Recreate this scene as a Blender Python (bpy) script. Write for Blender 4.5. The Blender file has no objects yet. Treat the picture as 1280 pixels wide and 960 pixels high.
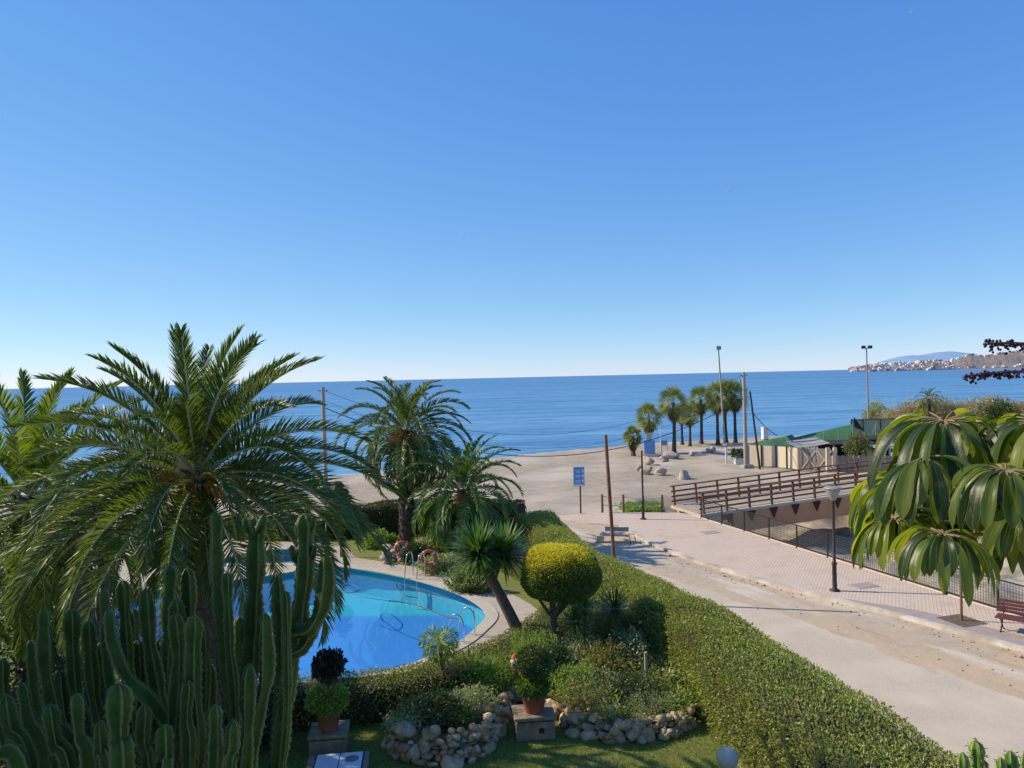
import bpy, math, random
import numpy as np
from mathutils import Vector, Matrix
from mathutils.geometry import tessellate_polygon

rng = np.random.default_rng(7)
random.seed(7)
C = bpy.context.scene.collection
R = math.radians

# ------------------------------------------------------------------ camera
H = 8.5; F = 950.0
PITCH = R(0.5); ROLL = R(1.31)
cam_d = bpy.data.cameras.new('camera'); cam = bpy.data.objects.new('camera', cam_d); C.objects.link(cam)
cam_d.sensor_width = 36; cam_d.lens = F/1280*36; cam_d.clip_start = 0.1; cam_d.clip_end = 120000
cam.matrix_world = Matrix.Translation((0, 0, H)) @ Matrix.Rotation(math.pi/2-PITCH, 4, 'X') @ Matrix.Rotation(-ROLL, 4, 'Z')
bpy.context.scene.camera = cam

def ray(px, py):
    u = (px-640)/F; v = (480-py)/F
    u, v = u*math.cos(ROLL)+v*math.sin(ROLL), v*math.cos(ROLL)-u*math.sin(ROLL)
    return np.array([u, math.cos(PITCH)+v*math.sin(PITCH), v*math.cos(PITCH)-math.sin(PITCH)])
def G(px, py, z=0.0):                      # survey: picture point -> point on the level z
    d = ray(px, py); t = (z-H)/d[2]
    return np.array([d[0]*t, d[1]*t, z])
def D(px, py, Y):                          # survey: picture point -> point at distance Y
    d = ray(px, py); t = Y/d[1]
    return np.array([d[0]*t, Y, H+d[2]*t])

# ------------------------------------------------------------------ mesh building
def nrm(a):
    a = np.asarray(a, float)
    return a/np.maximum(np.linalg.norm(a, axis=-1, keepdims=True), 1e-9)

class MB:
    def __init__(s): s.ch = []
    def add(s, v, f, smooth=False, mi=0):
        v = np.asarray(v, float).reshape(-1, 3)
        if isinstance(f, np.ndarray): fs = [f]
        else:
            by = {}
            for q in f: by.setdefault(len(q), []).append(q)
            fs = [np.array(q, int) for q in by.values()]
        s.ch.append((v, fs, smooth, mi))
    def box(s, c, size, rz=0, mi=0, taper=1.0):
        x, y, z = np.array(size)/2
        v = np.array([[-x,-y,-z],[x,-y,-z],[x,y,-z],[-x,y,-z],[-x*taper,-y*taper,z],[x*taper,-y*taper,z],[x*taper,y*taper,z],[-x*taper,y*taper,z]])
        if rz:
            c_, s_ = math.cos(rz), math.sin(rz)
            v = v @ np.array([[c_, s_, 0], [-s_, c_, 0], [0, 0, 1]])
        s.add(v+np.asarray(c, float), np.array([[0,3,2,1],[4,5,6,7],[0,1,5,4],[1,2,6,5],[2,3,7,6],[3,0,4,7]]), mi=mi)
    def bar(s, a, b, w, h, mi=0):            # rectangular bar from a to b
        a = np.asarray(a, float); b = np.asarray(b, float)
        d = nrm(b-a); up = np.array([0, 0, 1.0])
        if abs(d[2]) > 0.95: up = np.array([0, 1.0, 0])
        sd = nrm(np.cross(d, up)); up = np.cross(sd, d)
        v = [p+sd*i*w/2+up*j*h/2 for p in (a, b) for i, j in ((-1,-1),(1,-1),(1,1),(-1,1))]
        s.add(v, np.array([[0,3,2,1],[4,5,6,7],[0,1,5,4],[1,2,6,5],[2,3,7,6],[3,0,4,7]][::1]), mi=mi)
    def tube(s, pts, rad, n=8, mi=0, smooth=True, cap=True):
        pts = np.asarray(pts, float); m = len(pts)
        rad = np.broadcast_to(np.asarray(rad, float), (m,))
        d = nrm(np.gradient(pts, axis=0))
        ref = np.array([0, 0, 1.0]) if abs(d[0][2]) < 0.9 else np.array([1.0, 0, 0])
        u = nrm(np.cross(d[0], ref)); V = []
        a = np.arange(n)*2*math.pi/n
        for i in range(m):
            u = nrm(u-d[i]*np.dot(u, d[i])); w = np.cross(d[i], u)
            V.append(pts[i]+rad[i]*(np.cos(a)[:, None]*u+np.sin(a)[:, None]*w))
        V = np.concatenate(V); k = np.arange(n); k2 = (k+1) % n
        f = np.concatenate([np.stack([i*n+k, i*n+k2, (i+1)*n+k2, (i+1)*n+k], 1) for i in range(m-1)])
        s.add(V, f, smooth, mi)
        if cap:
            s.add(V[:n], np.array([list(range(n))[::-1]]), False, mi); s.add(V[-n:], np.array([list(range(n))]), False, mi)
    def lathe(s, c, prof, n=20, mi=0, smooth=True):
        prof = np.asarray(prof, float); a = np.arange(n)*2*math.pi/n
        V = np.concatenate([np.stack([r*np.cos(a), r*np.sin(a), np.full(n, z)], 1) for r, z in prof])+np.asarray(c, float)
        k = np.arange(n); k2 = (k+1) % n
        f = np.concatenate([np.stack([i*n+k, i*n+k2, (i+1)*n+k2, (i+1)*n+k], 1) for i in range(len(prof)-1)])
        s.add(V, f, smooth, mi)
    def poly(s, pts, z=None, mi=0, hole=None):
        loops = [[Vector((p[0], p[1], 0)) for p in pts]]
        allp = [list(p) for p in pts]
        if hole is not None:
            loops.append([Vector((p[0], p[1], 0)) for p in hole]); allp += [list(p) for p in hole]
        tri = tessellate_polygon(loops)
        v = np.array([[p[0], p[1], (p[2] if z is None else z)] for p in allp])
        f = []
        for t in tri:
            a, b, c = [v[i] for i in t]
            if (b[0]-a[0])*(c[1]-a[1])-(b[1]-a[1])*(c[0]-a[0]) < 0: t = t[::-1]
            f.append(t)
        s.add(v, np.array(f), False, mi)
    def skirt(s, pts, z0, z1, mi=0):
        pts = np.asarray(pts, float)[:, :2]; n = len(pts)
        v = np.concatenate([np.c_[pts, np.full(n, z0)], np.c_[pts, np.full(n, z1)]])
        k = np.arange(n); k2 = (k+1) % n
        s.add(v, np.stack([k, k2, n+k2, n+k], 1), False, mi)
    def ball(s, c, r, n=10, mi=0, bump=0.0, seed=0, squash=(1, 1, 1)):
        g = np.random.default_rng(seed)
        th = np.linspace(0, math.pi, n+1); ph = np.arange(2*n)*math.pi/n
        dirs = np.stack([np.outer(np.sin(th), np.cos(ph)), np.outer(np.sin(th), np.sin(ph)), np.outer(np.cos(th), np.ones(2*n))], -1).reshape(-1, 3)
        rr = np.ones(len(dirs))
        if bump:
            for _ in range(6):
                k = g.normal(size=3)*1.6; rr += bump*np.sin(dirs@k+g.uniform(0, 6.3))*0.5
            for _ in range(5):                # flattened facets
                k = nrm(g.normal(size=3)); q = dirs@k*rr; lim = g.uniform(0.62, 0.85)
                rr = np.where(q > lim, rr*lim/np.maximum(q, 1e-6), rr)
        V = dirs*rr[:, None]*r*np.asarray(squash)+np.asarray(c, float); m = 2*n
        k = np.arange(m); k2 = (k+1) % m
        f = np.concatenate([np.stack([i*m+k, (i+1)*m+k, (i+1)*m+k2, i*m+k2], 1) for i in range(n)])
        s.add(V, f, True, mi)
    def grid(s, V, smooth=True, mi=0):       # V (a,b,3)
        a, b = V.shape[:2]; i = np.arange(a-1)[:, None]*b+np.arange(b-1)[None, :]
        f = np.stack([i, i+1, i+b+1, i+b], -1).reshape(-1, 4)
        s.add(V.reshape(-1, 3), f, smooth, mi)
    def leaves(s, P, N, size, g, spread=0.8, wid=0.5, mi=0, droop=0.0):
        P = np.asarray(P, float); n = len(P)
        ax = nrm(np.asarray(N)+g.normal(size=(n, 3))*spread-np.array([0, 0, droop]))
        w = nrm(np.cross(ax, g.normal(size=(n, 3))))
        L = (size*g.uniform(0.6, 1.25, n))[:, None]
        nn = np.cross(ax, w)*L*0.10
        v = np.stack([P, P+ax*L*0.5+w*L*wid*0.5+nn, P+ax*L, P+ax*L*0.5-w*L*wid*0.5+nn], 1)
        mi = np.broadcast_to(mi, (n,))
        for m in np.unique(mi):
            vv = v[mi == m]
            s.add(vv.reshape(-1, 3), np.arange(len(vv)*4).reshape(-1, 4), False, int(m))
    def build(s, name, mat, parent=None, local=False):
        mats = mat if isinstance(mat, (list, tuple)) else [mat]
        off = 0; Vs = []; ls = []; tot = []; sm = []; mis = []
        for v, fs, smooth, mi in s.ch:
            Vs.append(v)
            for f in fs:
                ls.append((f+off).ravel()); tot.append(np.full(len(f), f.shape[1])); sm.append(np.full(len(f), smooth)); mis.append(np.full(len(f), mi))
            off += len(v)
        V = np.concatenate(Vs); L = np.concatenate(ls); T = np.concatenate(tot)
        if parent is not None and not local:
            q = parent
            while q is not None: V = V-np.array(q.location); q = q.parent
        me = bpy.data.meshes.new(name)
        me.vertices.add(len(V)); me.vertices.foreach_set('co', V.ravel())
        me.loops.add(len(L)); me.loops.foreach_set('vertex_index', L.astype(np.int32))
        me.polygons.add(len(T))
        me.polygons.foreach_set('loop_start', np.concatenate([[0], np.cumsum(T)[:-1]]).astype(np.int32))
        me.polygons.foreach_set('loop_total', T.astype(np.int32))
        me.polygons.foreach_set('use_smooth', np.concatenate(sm))
        me.polygons.foreach_set('material_index', np.concatenate(mis).astype(np.int32))
        for m in mats: me.materials.append(m)
        me.update(calc_edges=True); me.validate()
        o = bpy.data.objects.new(name, me); C.objects.link(o)
        if parent is not None: o.parent = parent
        return o

def bevel(o, w, seg=2):
    m = o.modifiers.new('bevel', 'BEVEL'); m.width = w; m.segments = seg; m.limit_method = 'ANGLE'; return o

def tag(o, label=None, cat=None, group=None, kind=None):
    if label: o['label'] = label
    if cat: o['category'] = cat
    if group: o['group'] = group
    if kind: o['kind'] = kind
    return o
def thing(name, label, cat, loc=(0, 0, 0), group=None, rz=0):
    o = bpy.data.objects.new(name, None); C.objects.link(o)
    o.location = Vector([float(q) for q in loc]); o.rotation_euler = (0, 0, rz); o.empty_display_size = 0.2
    return tag(o, label, cat, group)
def struct(name, mb, mat): return tag(mb.build(name, mat), kind='structure')
def copy_tree(o, loc=None, rz=0, scale=1.0, label=None):
    r = o.copy(); C.objects.link(r)
    if loc is not None: r.location = Vector([float(q) for q in loc])
    r.rotation_euler = (0, 0, rz); r.scale = (scale,)*3 if np.isscalar(scale) else scale
    if label: r['label'] = label
    for ch in list(o.children):
        c = ch.copy(); C.objects.link(c); c.parent = r
        for g2 in list(ch.children):
            d = g2.copy(); C.objects.link(d); d.parent = c
    return r

# ------------------------------------------------------------------ materials
def new_mat(name):
    m = bpy.data.materials.new(name); m.use_nodes = True
    nt = m.node_tree; nt.nodes.clear()
    return m, nt, nt.nodes.new, nt.links.new
def ramp(nt, fac, stops):
    r = nt.nodes.new('ShaderNodeValToRGB'); nt.links.new(fac, r.inputs[0])
    e = r.color_ramp.elements
    while len(e) < len(stops): e.new(0.5)
    for q, (p, c) in zip(e, stops): q.position = p; q.color = (*c, 1)
    return r.outputs[0]
def noise(nt, scale, detail=4, rough=0.55, coord='Object', stretch=None, dist=0.0):
    tc = nt.nodes.new('ShaderNodeTexCoord'); out = tc.outputs[coord]
    if stretch is not None:
        if len(stretch) > 3:
            m0 = nt.nodes.new('ShaderNodeMapping'); m0.inputs['Rotation'].default_value = (0, 0, stretch[3]); nt.links.new(out, m0.inputs[0]); out = m0.outputs[0]
        mp = nt.nodes.new('ShaderNodeMapping'); mp.inputs['Scale'].default_value = stretch[:3]
        nt.links.new(out, mp.inputs[0]); out = mp.outputs[0]
    n = nt.nodes.new('ShaderNodeTexNoise'); n.inputs['Scale'].default_value = scale
    n.inputs['Detail'].default_value = detail; n.inputs['Roughness'].default_value = rough; n.inputs['Distortion'].default_value = dist
    nt.links.new(out, n.inputs['Vector']); return n.outputs[0]
def mixc(nt, a, b, fac, mode='MIX'):
    m = nt.nodes.new('ShaderNodeMix'); m.data_type = 'RGBA'; m.blend_type = mode
    for s, v in ((m.inputs[6], a), (m.inputs[7], b)):
        if isinstance(v, tuple): s.default_value = (*v, 1)
        else: nt.links.new(v, s)
    if isinstance(fac, (int, float)): m.inputs[0].default_value = fac
    else: nt.links.new(fac, m.inputs[0])
    return m.outputs[2]
def bump(nt, h, strength, dist=0.05):
    b = nt.nodes.new('ShaderNodeBump'); b.inputs['Strength'].default_value = strength; b.inputs['Distance'].default_value = dist
    nt.links.new(h, b.inputs['Height']); return b.outputs[0]
def surf(name, c1, c2=None, scale=5, rough=0.7, bmp=0.0, bdist=0.02, metal=0.0, detail=5, big=None, stretch=None, spec=0.4):
    m, nt, N, L = new_mat(name)
    p = N('ShaderNodeBsdfPrincipled'); o = N('ShaderNodeOutputMaterial'); L(p.outputs[0], o.inputs[0])
    p.inputs['Roughness'].default_value = rough; p.inputs['Metallic'].default_value = metal
    p.inputs['Specular IOR Level'].default_value = spec
    c2 = c2 or tuple(x*0.75 for x in c1)
    n = noise(nt, scale, detail, stretch=stretch)
    col = ramp(nt, n, [(0.3, c2), (0.7, c1)])
    if big:
        n2 = noise(nt, big[0], 3); col = mixc(nt, col, big[1], ramp(nt, n2, [(0.42, (0, 0, 0)), (0.66, (1, 1, 1))]))
    L(col, p.inputs['Base Color'])
    if bmp: L(bump(nt, n, bmp, bdist), p.inputs['Normal'])
    return m
def leafmat(name, cols, trans=0.35, tcol=None, rough=0.45, spec=0.5, patch=None):
    m, nt, N, L = new_mat(name)
    g = N('ShaderNodeNewGeometry')
    k = len(cols)
    col = ramp(nt, g.outputs['Random Per Island'], [((i+0.5)/k, c) for i, c in enumerate(cols)])
    if patch: col = mixc(nt, col, patch, ramp(nt, noise(nt, 0.9, 5, .7), [(.50, (0, 0, 0)), (.70, (.65,)*3)]))
    p = N('ShaderNodeBsdfPrincipled'); p.inputs['Roughness'].default_value = rough; p.inputs['Specular IOR Level'].default_value = spec
    L(col, p.inputs['Base Color'])
    t = N('ShaderNodeBsdfTranslucent')
    tc = tcol or (1.5, 1.6, 0.5)
    L(mixc(nt, col, tc, 1.0, 'MULTIPLY'), t.inputs[0])
    ms = N('ShaderNodeMixShader'); ms.inputs[0].default_value = trans
    L(p.outputs[0], ms.inputs[1]); L(t.outputs[0], ms.inputs[2])
    o = N('ShaderNodeOutputMaterial'); L(ms.outputs[0], o.inputs[0])
    return m

M = {}
M['palm'] = leafmat('palm_leaf', [(0.058, 0.090, 0.015), (0.104, 0.150, 0.024), (0.163, 0.204, 0.039), (0.078, 0.114, 0.022)], 0.33)
M['palm_light'] = leafmat('palm_leaf_light', [(0.12, 0.17, 0.02), (0.18, 0.22, 0.03), (0.09, 0.13, 0.02)], 0.48)
M['palm_dark'] = leafmat('palm_leaf_dark', [(0.064, 0.120, 0.030), (0.101, 0.184, 0.040), (0.156, 0.239, 0.059)], 0.42)
M['rachis'] = surf('palm_rachis', (0.52, 0.50, 0.30), (0.36, 0.38, 0.17), 8, 0.5)
M['trunk'] = surf('palm_trunk', (0.115, 0.09, 0.065), (0.045, 0.034, 0.025), 9, 0.95, 0.6, 0.03)
M['bark'] = surf('bark', (0.19, 0.155, 0.12), (0.08, 0.062, 0.048), 12, 0.95, 0.6, 0.03, stretch=(1, 1, 0.3))
M['bluebark'] = surf('smooth_grey_bark', (0.12, 0.12, 0.13), (0.07, 0.07, 0.085), 6, 0.9, 0.4, 0.02)
M['orange_stalk'] = surf('date_stalk', (0.70, 0.30, 0.03), (0.48, 0.18, 0.015), 10, 0.6)
M['fan'] = leafmat('fan_palm_leaf', [(0.132, 0.176, 0.047), (0.207, 0.238, 0.062), (0.302, 0.298, 0.094)], 0.4)
M['skirt'] = leafmat('dry_palm_leaf', [(0.16, 0.115, 0.06), (0.22, 0.17, 0.09), (0.10, 0.075, 0.04)], 0.2, (1.2, 1.1, 0.8), 0.8)
M['yucca'] = leafmat('yucca_leaf', [(0.072, 0.145, 0.043), (0.102, 0.189, 0.051), (0.145, 0.246, 0.072)], 0.35)
M['hedge'] = leafmat('hedge_leaf', [(0.178, 0.246, 0.037), (0.275, 0.342, 0.059), (0.340, 0.397, 0.092), (0.340, 0.262, 0.085), (0.243, 0.309, 0.053), (0.454, 0.429, 0.158)], 0.35, patch=(0.22, 0.16, 0.085))
M['hedge_core'] = surf('hedge_core', (0.035, 0.042, 0.016), (0.02, 0.022, 0.01), 8, 0.95)
M['hedge_olive'] = leafmat('clipped_hedge_leaf', [(0.183, 0.200, 0.048), (0.265, 0.283, 0.068), (0.347, 0.336, 0.098), (0.136, 0.164, 0.039)], 0.35)
M['hedge_dark'] = leafmat('dark_hedge_leaf', [(0.036, 0.060, 0.017), (0.060, 0.090, 0.022), (0.096, 0.120, 0.030)], 0.25)
M['gold'] = leafmat('golden_leaf', [(0.736, 0.685, 0.055), (0.930, 0.806, 0.055), (0.542, 0.564, 0.055)], 0.4, (1.2, 1.1, 0.4))
M['topiary'] = leafmat('topiary_leaf', [(0.069, 0.117, 0.025), (0.117, 0.174, 0.034), (0.174, 0.216, 0.039)], 0.25)
M['shrub_a'] = leafmat('shrub_leaf_bright', [(0.216, 0.316, 0.051), (0.331, 0.416, 0.086), (0.144, 0.230, 0.051)], 0.4)
M['shrub_b'] = leafmat('shrub_leaf_grey', [(0.329, 0.362, 0.173), (0.484, 0.502, 0.276), (0.224, 0.259, 0.121)], 0.3)
M['shade_tinted_leaf'] = leafmat('shade_tinted_leaf', [(0.02, 0.035, 0.012), (0.035, 0.055, 0.018), (0.027, 0.04, 0.013)], 0.15)  # leaf colour itself darkened to give deep shade
M['shrub_c'] = leafmat('shrub_leaf_dark', [(0.061, 0.095, 0.027), (0.101, 0.142, 0.041), (0.081, 0.108, 0.030)], 0.25)
M['shrub_red'] = leafmat('shrub_leaf_red', [(0.312, 0.156, 0.060), (0.264, 0.240, 0.060), (0.192, 0.240, 0.060), (0.240, 0.288, 0.084)], 0.3)
M['reed'] = leafmat('reed_leaf', [(0.546, 0.442, 0.260), (0.650, 0.546, 0.338), (0.390, 0.364, 0.169), (0.260, 0.260, 0.104)], 0.3, (1.2, 1.1, 0.8), 0.8)
M['scheff'] = None
M['berry'] = surf('red_berry', (0.085, 0.012, 0.014), (0.025, 0.006, 0.008), 60, 0.35)
M['stalk_red'] = surf('red_stalk', (0.16, 0.05, 0.03), (0.10, 0.03, 0.02), 20, 0.6)
M['petiole'] = surf('leaf_stalk', (0.30, 0.22, 0.09), (0.22, 0.17, 0.06), 20, 0.6)
M['wood'] = surf('brown_timber', (0.24, 0.105, 0.05), (0.13, 0.058, 0.03), 5, 0.75, 0.3, 0.01, stretch=(1, 1, 0.2))
M['girder'] = surf('painted_girder', (0.66, 0.30, 0.14), (0.56, 0.255, 0.12), 2, 0.7)
M['bracket'] = surf('dark_bracket', (0.075, 0.022, 0.018), (0.045, 0.014, 0.012), 6, 0.7)
M['deckslab'] = surf('pale_concrete', (0.72, 0.57, 0.41), (0.56, 0.45, 0.33), 3, 0.9)
M['post_wood'] = surf('weathered_post', (0.24, 0.14, 0.065), (0.15, 0.08, 0.035), 8, 0.85, 0.3, 0.01)
M['rust'] = surf('rusty_iron', (0.24, 0.09, 0.045), (0.09, 0.03, 0.018), 4, 0.85, 0.4, 0.01, big=(1.5, (0.30, 0.17, 0.09)))
M['black'] = surf('black_iron', (0.018, 0.016, 0.015), (0.03, 0.022, 0.018), 6, 0.5)
M['brown_iron'] = surf('dark_brown_iron', (0.05, 0.03, 0.024), (0.03, 0.018, 0.015), 6, 0.55)
M['wire'] = surf('fence_wire', (0.10, 0.10, 0.095), (0.07, 0.07, 0.065), 6, 0.6)
M['concrete'] = surf('grey_concrete', (0.40, 0.37, 0.33), (0.27, 0.25, 0.22), 4, 0.9, 0.3, 0.01)
M['pole'] = surf('pole_concrete', (0.42, 0.36, 0.29), (0.32, 0.27, 0.22), 3, 0.9)
M['mast'] = surf('grey_mast', (0.30, 0.32, 0.34), (0.22, 0.24, 0.26), 3, 0.5)
M['chrome'] = surf('steel_tube', (0.75, 0.75, 0.75), (0.65, 0.65, 0.65), 10, 0.16, metal=1.0)
M['orange'] = surf('lifebuoy_orange', (0.72, 0.13, 0.035), (0.55, 0.10, 0.03), 8, 0.5)
M['white'] = surf('white_paint', (0.76, 0.75, 0.72), (0.66, 0.65, 0.62), 4, 0.7)
M['lamp_glass'] = surf('frosted_lamp', (0.36, 0.33, 0.28), (0.28, 0.255, 0.215), 6, 0.35)
M['globe'] = surf('globe_glass', (0.50, 0.46, 0.40), (0.42, 0.39, 0.34), 3, 0.4, spec=0.25)
M['terracotta'] = surf('terracotta', (0.36, 0.14, 0.07), (0.24, 0.09, 0.05), 9, 0.85, 0.3, 0.01)
M['cream_pot'] = surf('cream_pot', (0.55, 0.47, 0.33), (0.40, 0.33, 0.22), 9, 0.85)
def stonemat():
    m, nt, N, L = new_mat('rockery_stone'); p = N('ShaderNodeBsdfPrincipled'); o = N('ShaderNodeOutputMaterial'); L(p.outputs[0], o.inputs[0]); p.inputs['Roughness'].default_value = .95
    g = N('ShaderNodeNewGeometry'); a = ramp(nt, g.outputs['Random Per Island'], [(0, (.36, .22, .11)), (.3, (.66, .46, .25)), (.6, (.50, .37, .23)), (.8, (.76, .59, .38)), (1, (.42, .32, .22))])
    n = noise(nt, 7, 7, .65); L(mixc(nt, a, ramp(nt, n, [(.3, (.35, .33, .3)), (.7, (1.1, 1.08, 1.0))]), .85, 'MULTIPLY'), p.inputs['Base Color']); L(bump(nt, n, .8, .04), p.inputs['Normal']); return m
M['stone'] = stonemat()
M['block'] = surf('cut_stone', (0.36, 0.28, 0.18), (0.17, 0.13, 0.085), 6, 0.95, 0.6, 0.02)
M['boulder'] = surf('pale_boulder', (0.52, 0.45, 0.35), (0.30, 0.255, 0.20), 1.8, 0.95, 0.6, 0.08)
M['soil'] = surf('garden_soil', (0.20, 0.145, 0.085), (0.10, 0.07, 0.042), 6, 1.0, 0.6, 0.03)
M['sign_blue'] = surf('sign_blue', (0.11, 0.34, 0.70), (0.09, 0.29, 0.62), 4, 0.5)
M['net_green'] = surf('green_net', (0.055, 0.17, 0.065), (0.035, 0.115, 0.045), 3, 0.9)
M['net_lightgreen'] = surf('pale_green_net', (0.36, 0.44, 0.30), (0.27, 0.34, 0.23), 3, 0.9)
M['canvas'] = surf('cream_canvas', (0.74, 0.63, 0.45), (0.62, 0.53, 0.38), 2, 0.9, stretch=(3, 3, 0.4))
M['oldwood'] = surf('grey_boards', (0.36, 0.32, 0.26), (0.22, 0.195, 0.16), 4, 0.9, 0.3, 0.02, stretch=(4, 4, 0.3))
M['grey_sheet'] = surf('grey_sheet', (0.40, 0.37, 0.33), (0.27, 0.25, 0.22), 3, 0.8)
M['yellow_wall'] = surf('yellow_render', (0.72, 0.60, 0.28), (0.62, 0.51, 0.24), 3, 0.85)
M['darkshed'] = surf('dark_tarred_roof', (0.035, 0.032, 0.03), (0.02, 0.02, 0.018), 3, 0.9)
M['bench_red'] = surf('maroon_slats', (0.16, 0.055, 0.055), (0.10, 0.035, 0.035), 8, 0.55)
M['turq'] = surf('turquoise_tarp', (0.05, 0.33, 0.36), (0.04, 0.25, 0.28), 3, 0.7)
M['cable'] = surf('cable_rubber', (0.03, 0.028, 0.028), (0.02, 0.02, 0.02), 8, 0.7)
M['hose'] = surf('pool_hose', (0.05, 0.10, 0.16), (0.04, 0.08, 0.13), 8, 0.5)
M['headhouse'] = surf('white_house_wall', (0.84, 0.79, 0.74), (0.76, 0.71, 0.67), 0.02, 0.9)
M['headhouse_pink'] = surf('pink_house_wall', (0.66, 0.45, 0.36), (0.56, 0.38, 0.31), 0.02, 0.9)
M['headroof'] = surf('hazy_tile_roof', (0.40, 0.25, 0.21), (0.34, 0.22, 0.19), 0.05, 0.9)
M['window'] = surf('dark_pane', (0.05, 0.06, 0.07), (0.04, 0.05, 0.06), 1, 0.2)
M['tilewhite'] = surf('white_tile', (0.66, 0.70, 0.76), (0.56, 0.60, 0.67), 14, 0.35)
M['tilegrey'] = surf('tile_print', (0.25, 0.25, 0.26), (0.12, 0.12, 0.14), 30, 0.5)
M['joint'] = surf('tile_joint', (0.05, 0.055, 0.075), (0.04, 0.04, 0.06), 10, 0.9)
M['wing'] = surf('cream_facade', (0.66, 0.60, 0.50), (0.60, 0.54, 0.45), 2, 0.9)

def cactus_mat(kk=1.0):
    m, nt, N, L = new_mat('cactus_skin')
    p = N('ShaderNodeBsdfPrincipled'); o = N('ShaderNodeOutputMaterial'); L(p.outputs[0], o.inputs[0])
    at = N('ShaderNodeAttribute'); at.attribute_name = 'rib'
    n = noise(nt, 7, 5)
    base = ramp(nt, n, [(0.3, tuple(kk*q for q in (0.028, 0.058, 0.008))), (0.7, tuple(kk*q for q in (0.070, 0.112, 0.016)))])
    edge = ramp(nt, at.outputs['Fac'], [(0.55, (0, 0, 0)), (1.0, (1, 1, 1))])
    c = mixc(nt, base, tuple(min(.6, (kk*.5+.5)*q) for q in (0.24, 0.25, 0.09)), edge)
    scar = ramp(nt, noise(nt, 3.0, 7, 0.75), [(0.60, (0, 0, 0)), (0.70, (1, 1, 1))])
    c = mixc(nt, c, (0.085, 0.07, 0.04), scar)
    L(c, p.inputs['Base Color']); p.inputs['Roughness'].default_value = 0.6; p.inputs['Specular IOR Level'].default_value = 0.15
    L(bump(nt, noise(nt, 30, 3), 0.25, 0.01), p.inputs['Normal'])
    return m
M['cactus'] = cactus_mat(); M['cactus_sunlit_tint'] = cactus_mat(2.7)  # second copy is brightened so the small cactus looks sunlit
M['spine'] = surf('cactus_spine', (0.16, 0.15, 0.07), (0.11, 0.10, 0.05), 30, 0.7)

def scheff_mat():
    m, nt, N, L = new_mat('umbrella_tree_leaf')
    g = N('ShaderNodeNewGeometry'); at = N('ShaderNodeAttribute'); at.attribute_name = 'rib'
    col = ramp(nt, g.outputs['Random Per Island'], [(0.1, (0.022, 0.045, 0.006)), (0.35, (0.05, 0.09, 0.009)), (0.65, (0.10, 0.145, 0.014)), (0.93, (0.18, 0.21, 0.028))])
    col = mixc(nt, col, (0.34, 0.37, 0.15), ramp(nt, at.outputs['Fac'], [(0.62, (0, 0, 0)), (1.0, (1, 1, 1))]))  # backlit leaf edges painted pale, midrib more faintly
    col = mixc(nt, col, (0.22, 0.18, 0.05), ramp(nt, noise(nt, 9, 5, .7), [(.60, (0, 0, 0)), (.72, (.7,)*3)]))
    vein = noise(nt, 40, 3)
    under = mixc(nt, col, (0.16, 0.20, 0.09), 0.7)
    col2 = mixc(nt, col, under, g.outputs['Backfacing'])
    p = N('ShaderNodeBsdfPrincipled'); p.inputs['Roughness'].default_value = 0.40; p.inputs['Specular IOR Level'].default_value = 0.5
    L(col2, p.inputs['Base Color']); L(bump(nt, vein, 0.25, 0.005), p.inputs['Normal'])
    t = N('ShaderNodeBsdfTranslucent'); L(mixc(nt, col, (4.2, 3.6, 0.7), 1.0, 'MULTIPLY'), t.inputs[0])
    ms = N('ShaderNodeMixShader'); ms.inputs[0].default_value = 0.42
    L(p.outputs[0], ms.inputs[1]); L(t.outputs[0], ms.inputs[2])
    o = N('ShaderNodeOutputMaterial'); L(ms.outputs[0], o.inputs[0]); return m
M['scheff'] = scheff_mat()

def sand_mat():
    m, nt, N, L = new_mat('sand')
    p = N('ShaderNodeBsdfPrincipled'); o = N('ShaderNodeOutputMaterial'); L(p.outputs[0], o.inputs[0])
    p.inputs['Roughness'].default_value = 0.95; p.inputs['Specular IOR Level'].default_value = 0.1
    n1 = noise(nt, 1.2, 8, 0.7); n2 = noise(nt, 0.12, 4); n3 = noise(nt, 0.5, 5, 0.6, stretch=(0.25, 1, 1, 0.5))
    c = ramp(nt, n1, [(0.3, (0.33, 0.265, 0.185)), (0.55, (0.44, 0.36, 0.26)), (0.75, (0.52, 0.43, 0.315))])
    c = mixc(nt, c, (0.56, 0.475, 0.36), ramp(nt, n2, [(0.45, (0, 0, 0)), (0.65, (1, 1, 1))]))
    c = mixc(nt, c, (0.36, 0.29, 0.20), ramp(nt, n3, [(0.55, (0, 0, 0)), (0.75, (0.7, 0.7, 0.7))]))
    at = N('ShaderNodeAttribute'); at.attribute_name = 'wet'
    c = mixc(nt, c, (0.20, 0.155, 0.105), at.outputs['Fac'])
    at2 = N('ShaderNodeAttribute'); at2.attribute_name = 'scrub'
    sc = N('ShaderNodeMath'); sc.operation = 'MULTIPLY'
    L(ramp(nt, noise(nt, 0.55, 6, 0.7), [(0.45, (0, 0, 0)), (0.62, (1, 1, 1))]), sc.inputs[0]); L(at2.outputs['Fac'], sc.inputs[1])
    c = mixc(nt, c, (0.17, 0.155, 0.07), sc.outputs[0])
    L(c, p.inputs['Base Color'])
    v = N('ShaderNodeTexVoronoi'); v.inputs['Scale'].default_value = 0.7
    tc = N('ShaderNodeTexCoord'); L(tc.outputs['Object'], v.inputs['Vector'])
    L(bump(nt, mixc(nt, v.outputs['Distance'], noise(nt, 2.6, 7, .7), 0.75), 0.6, 0.10), p.inputs['Normal'])
    return m
M['sand'] = sand_mat()

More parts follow.
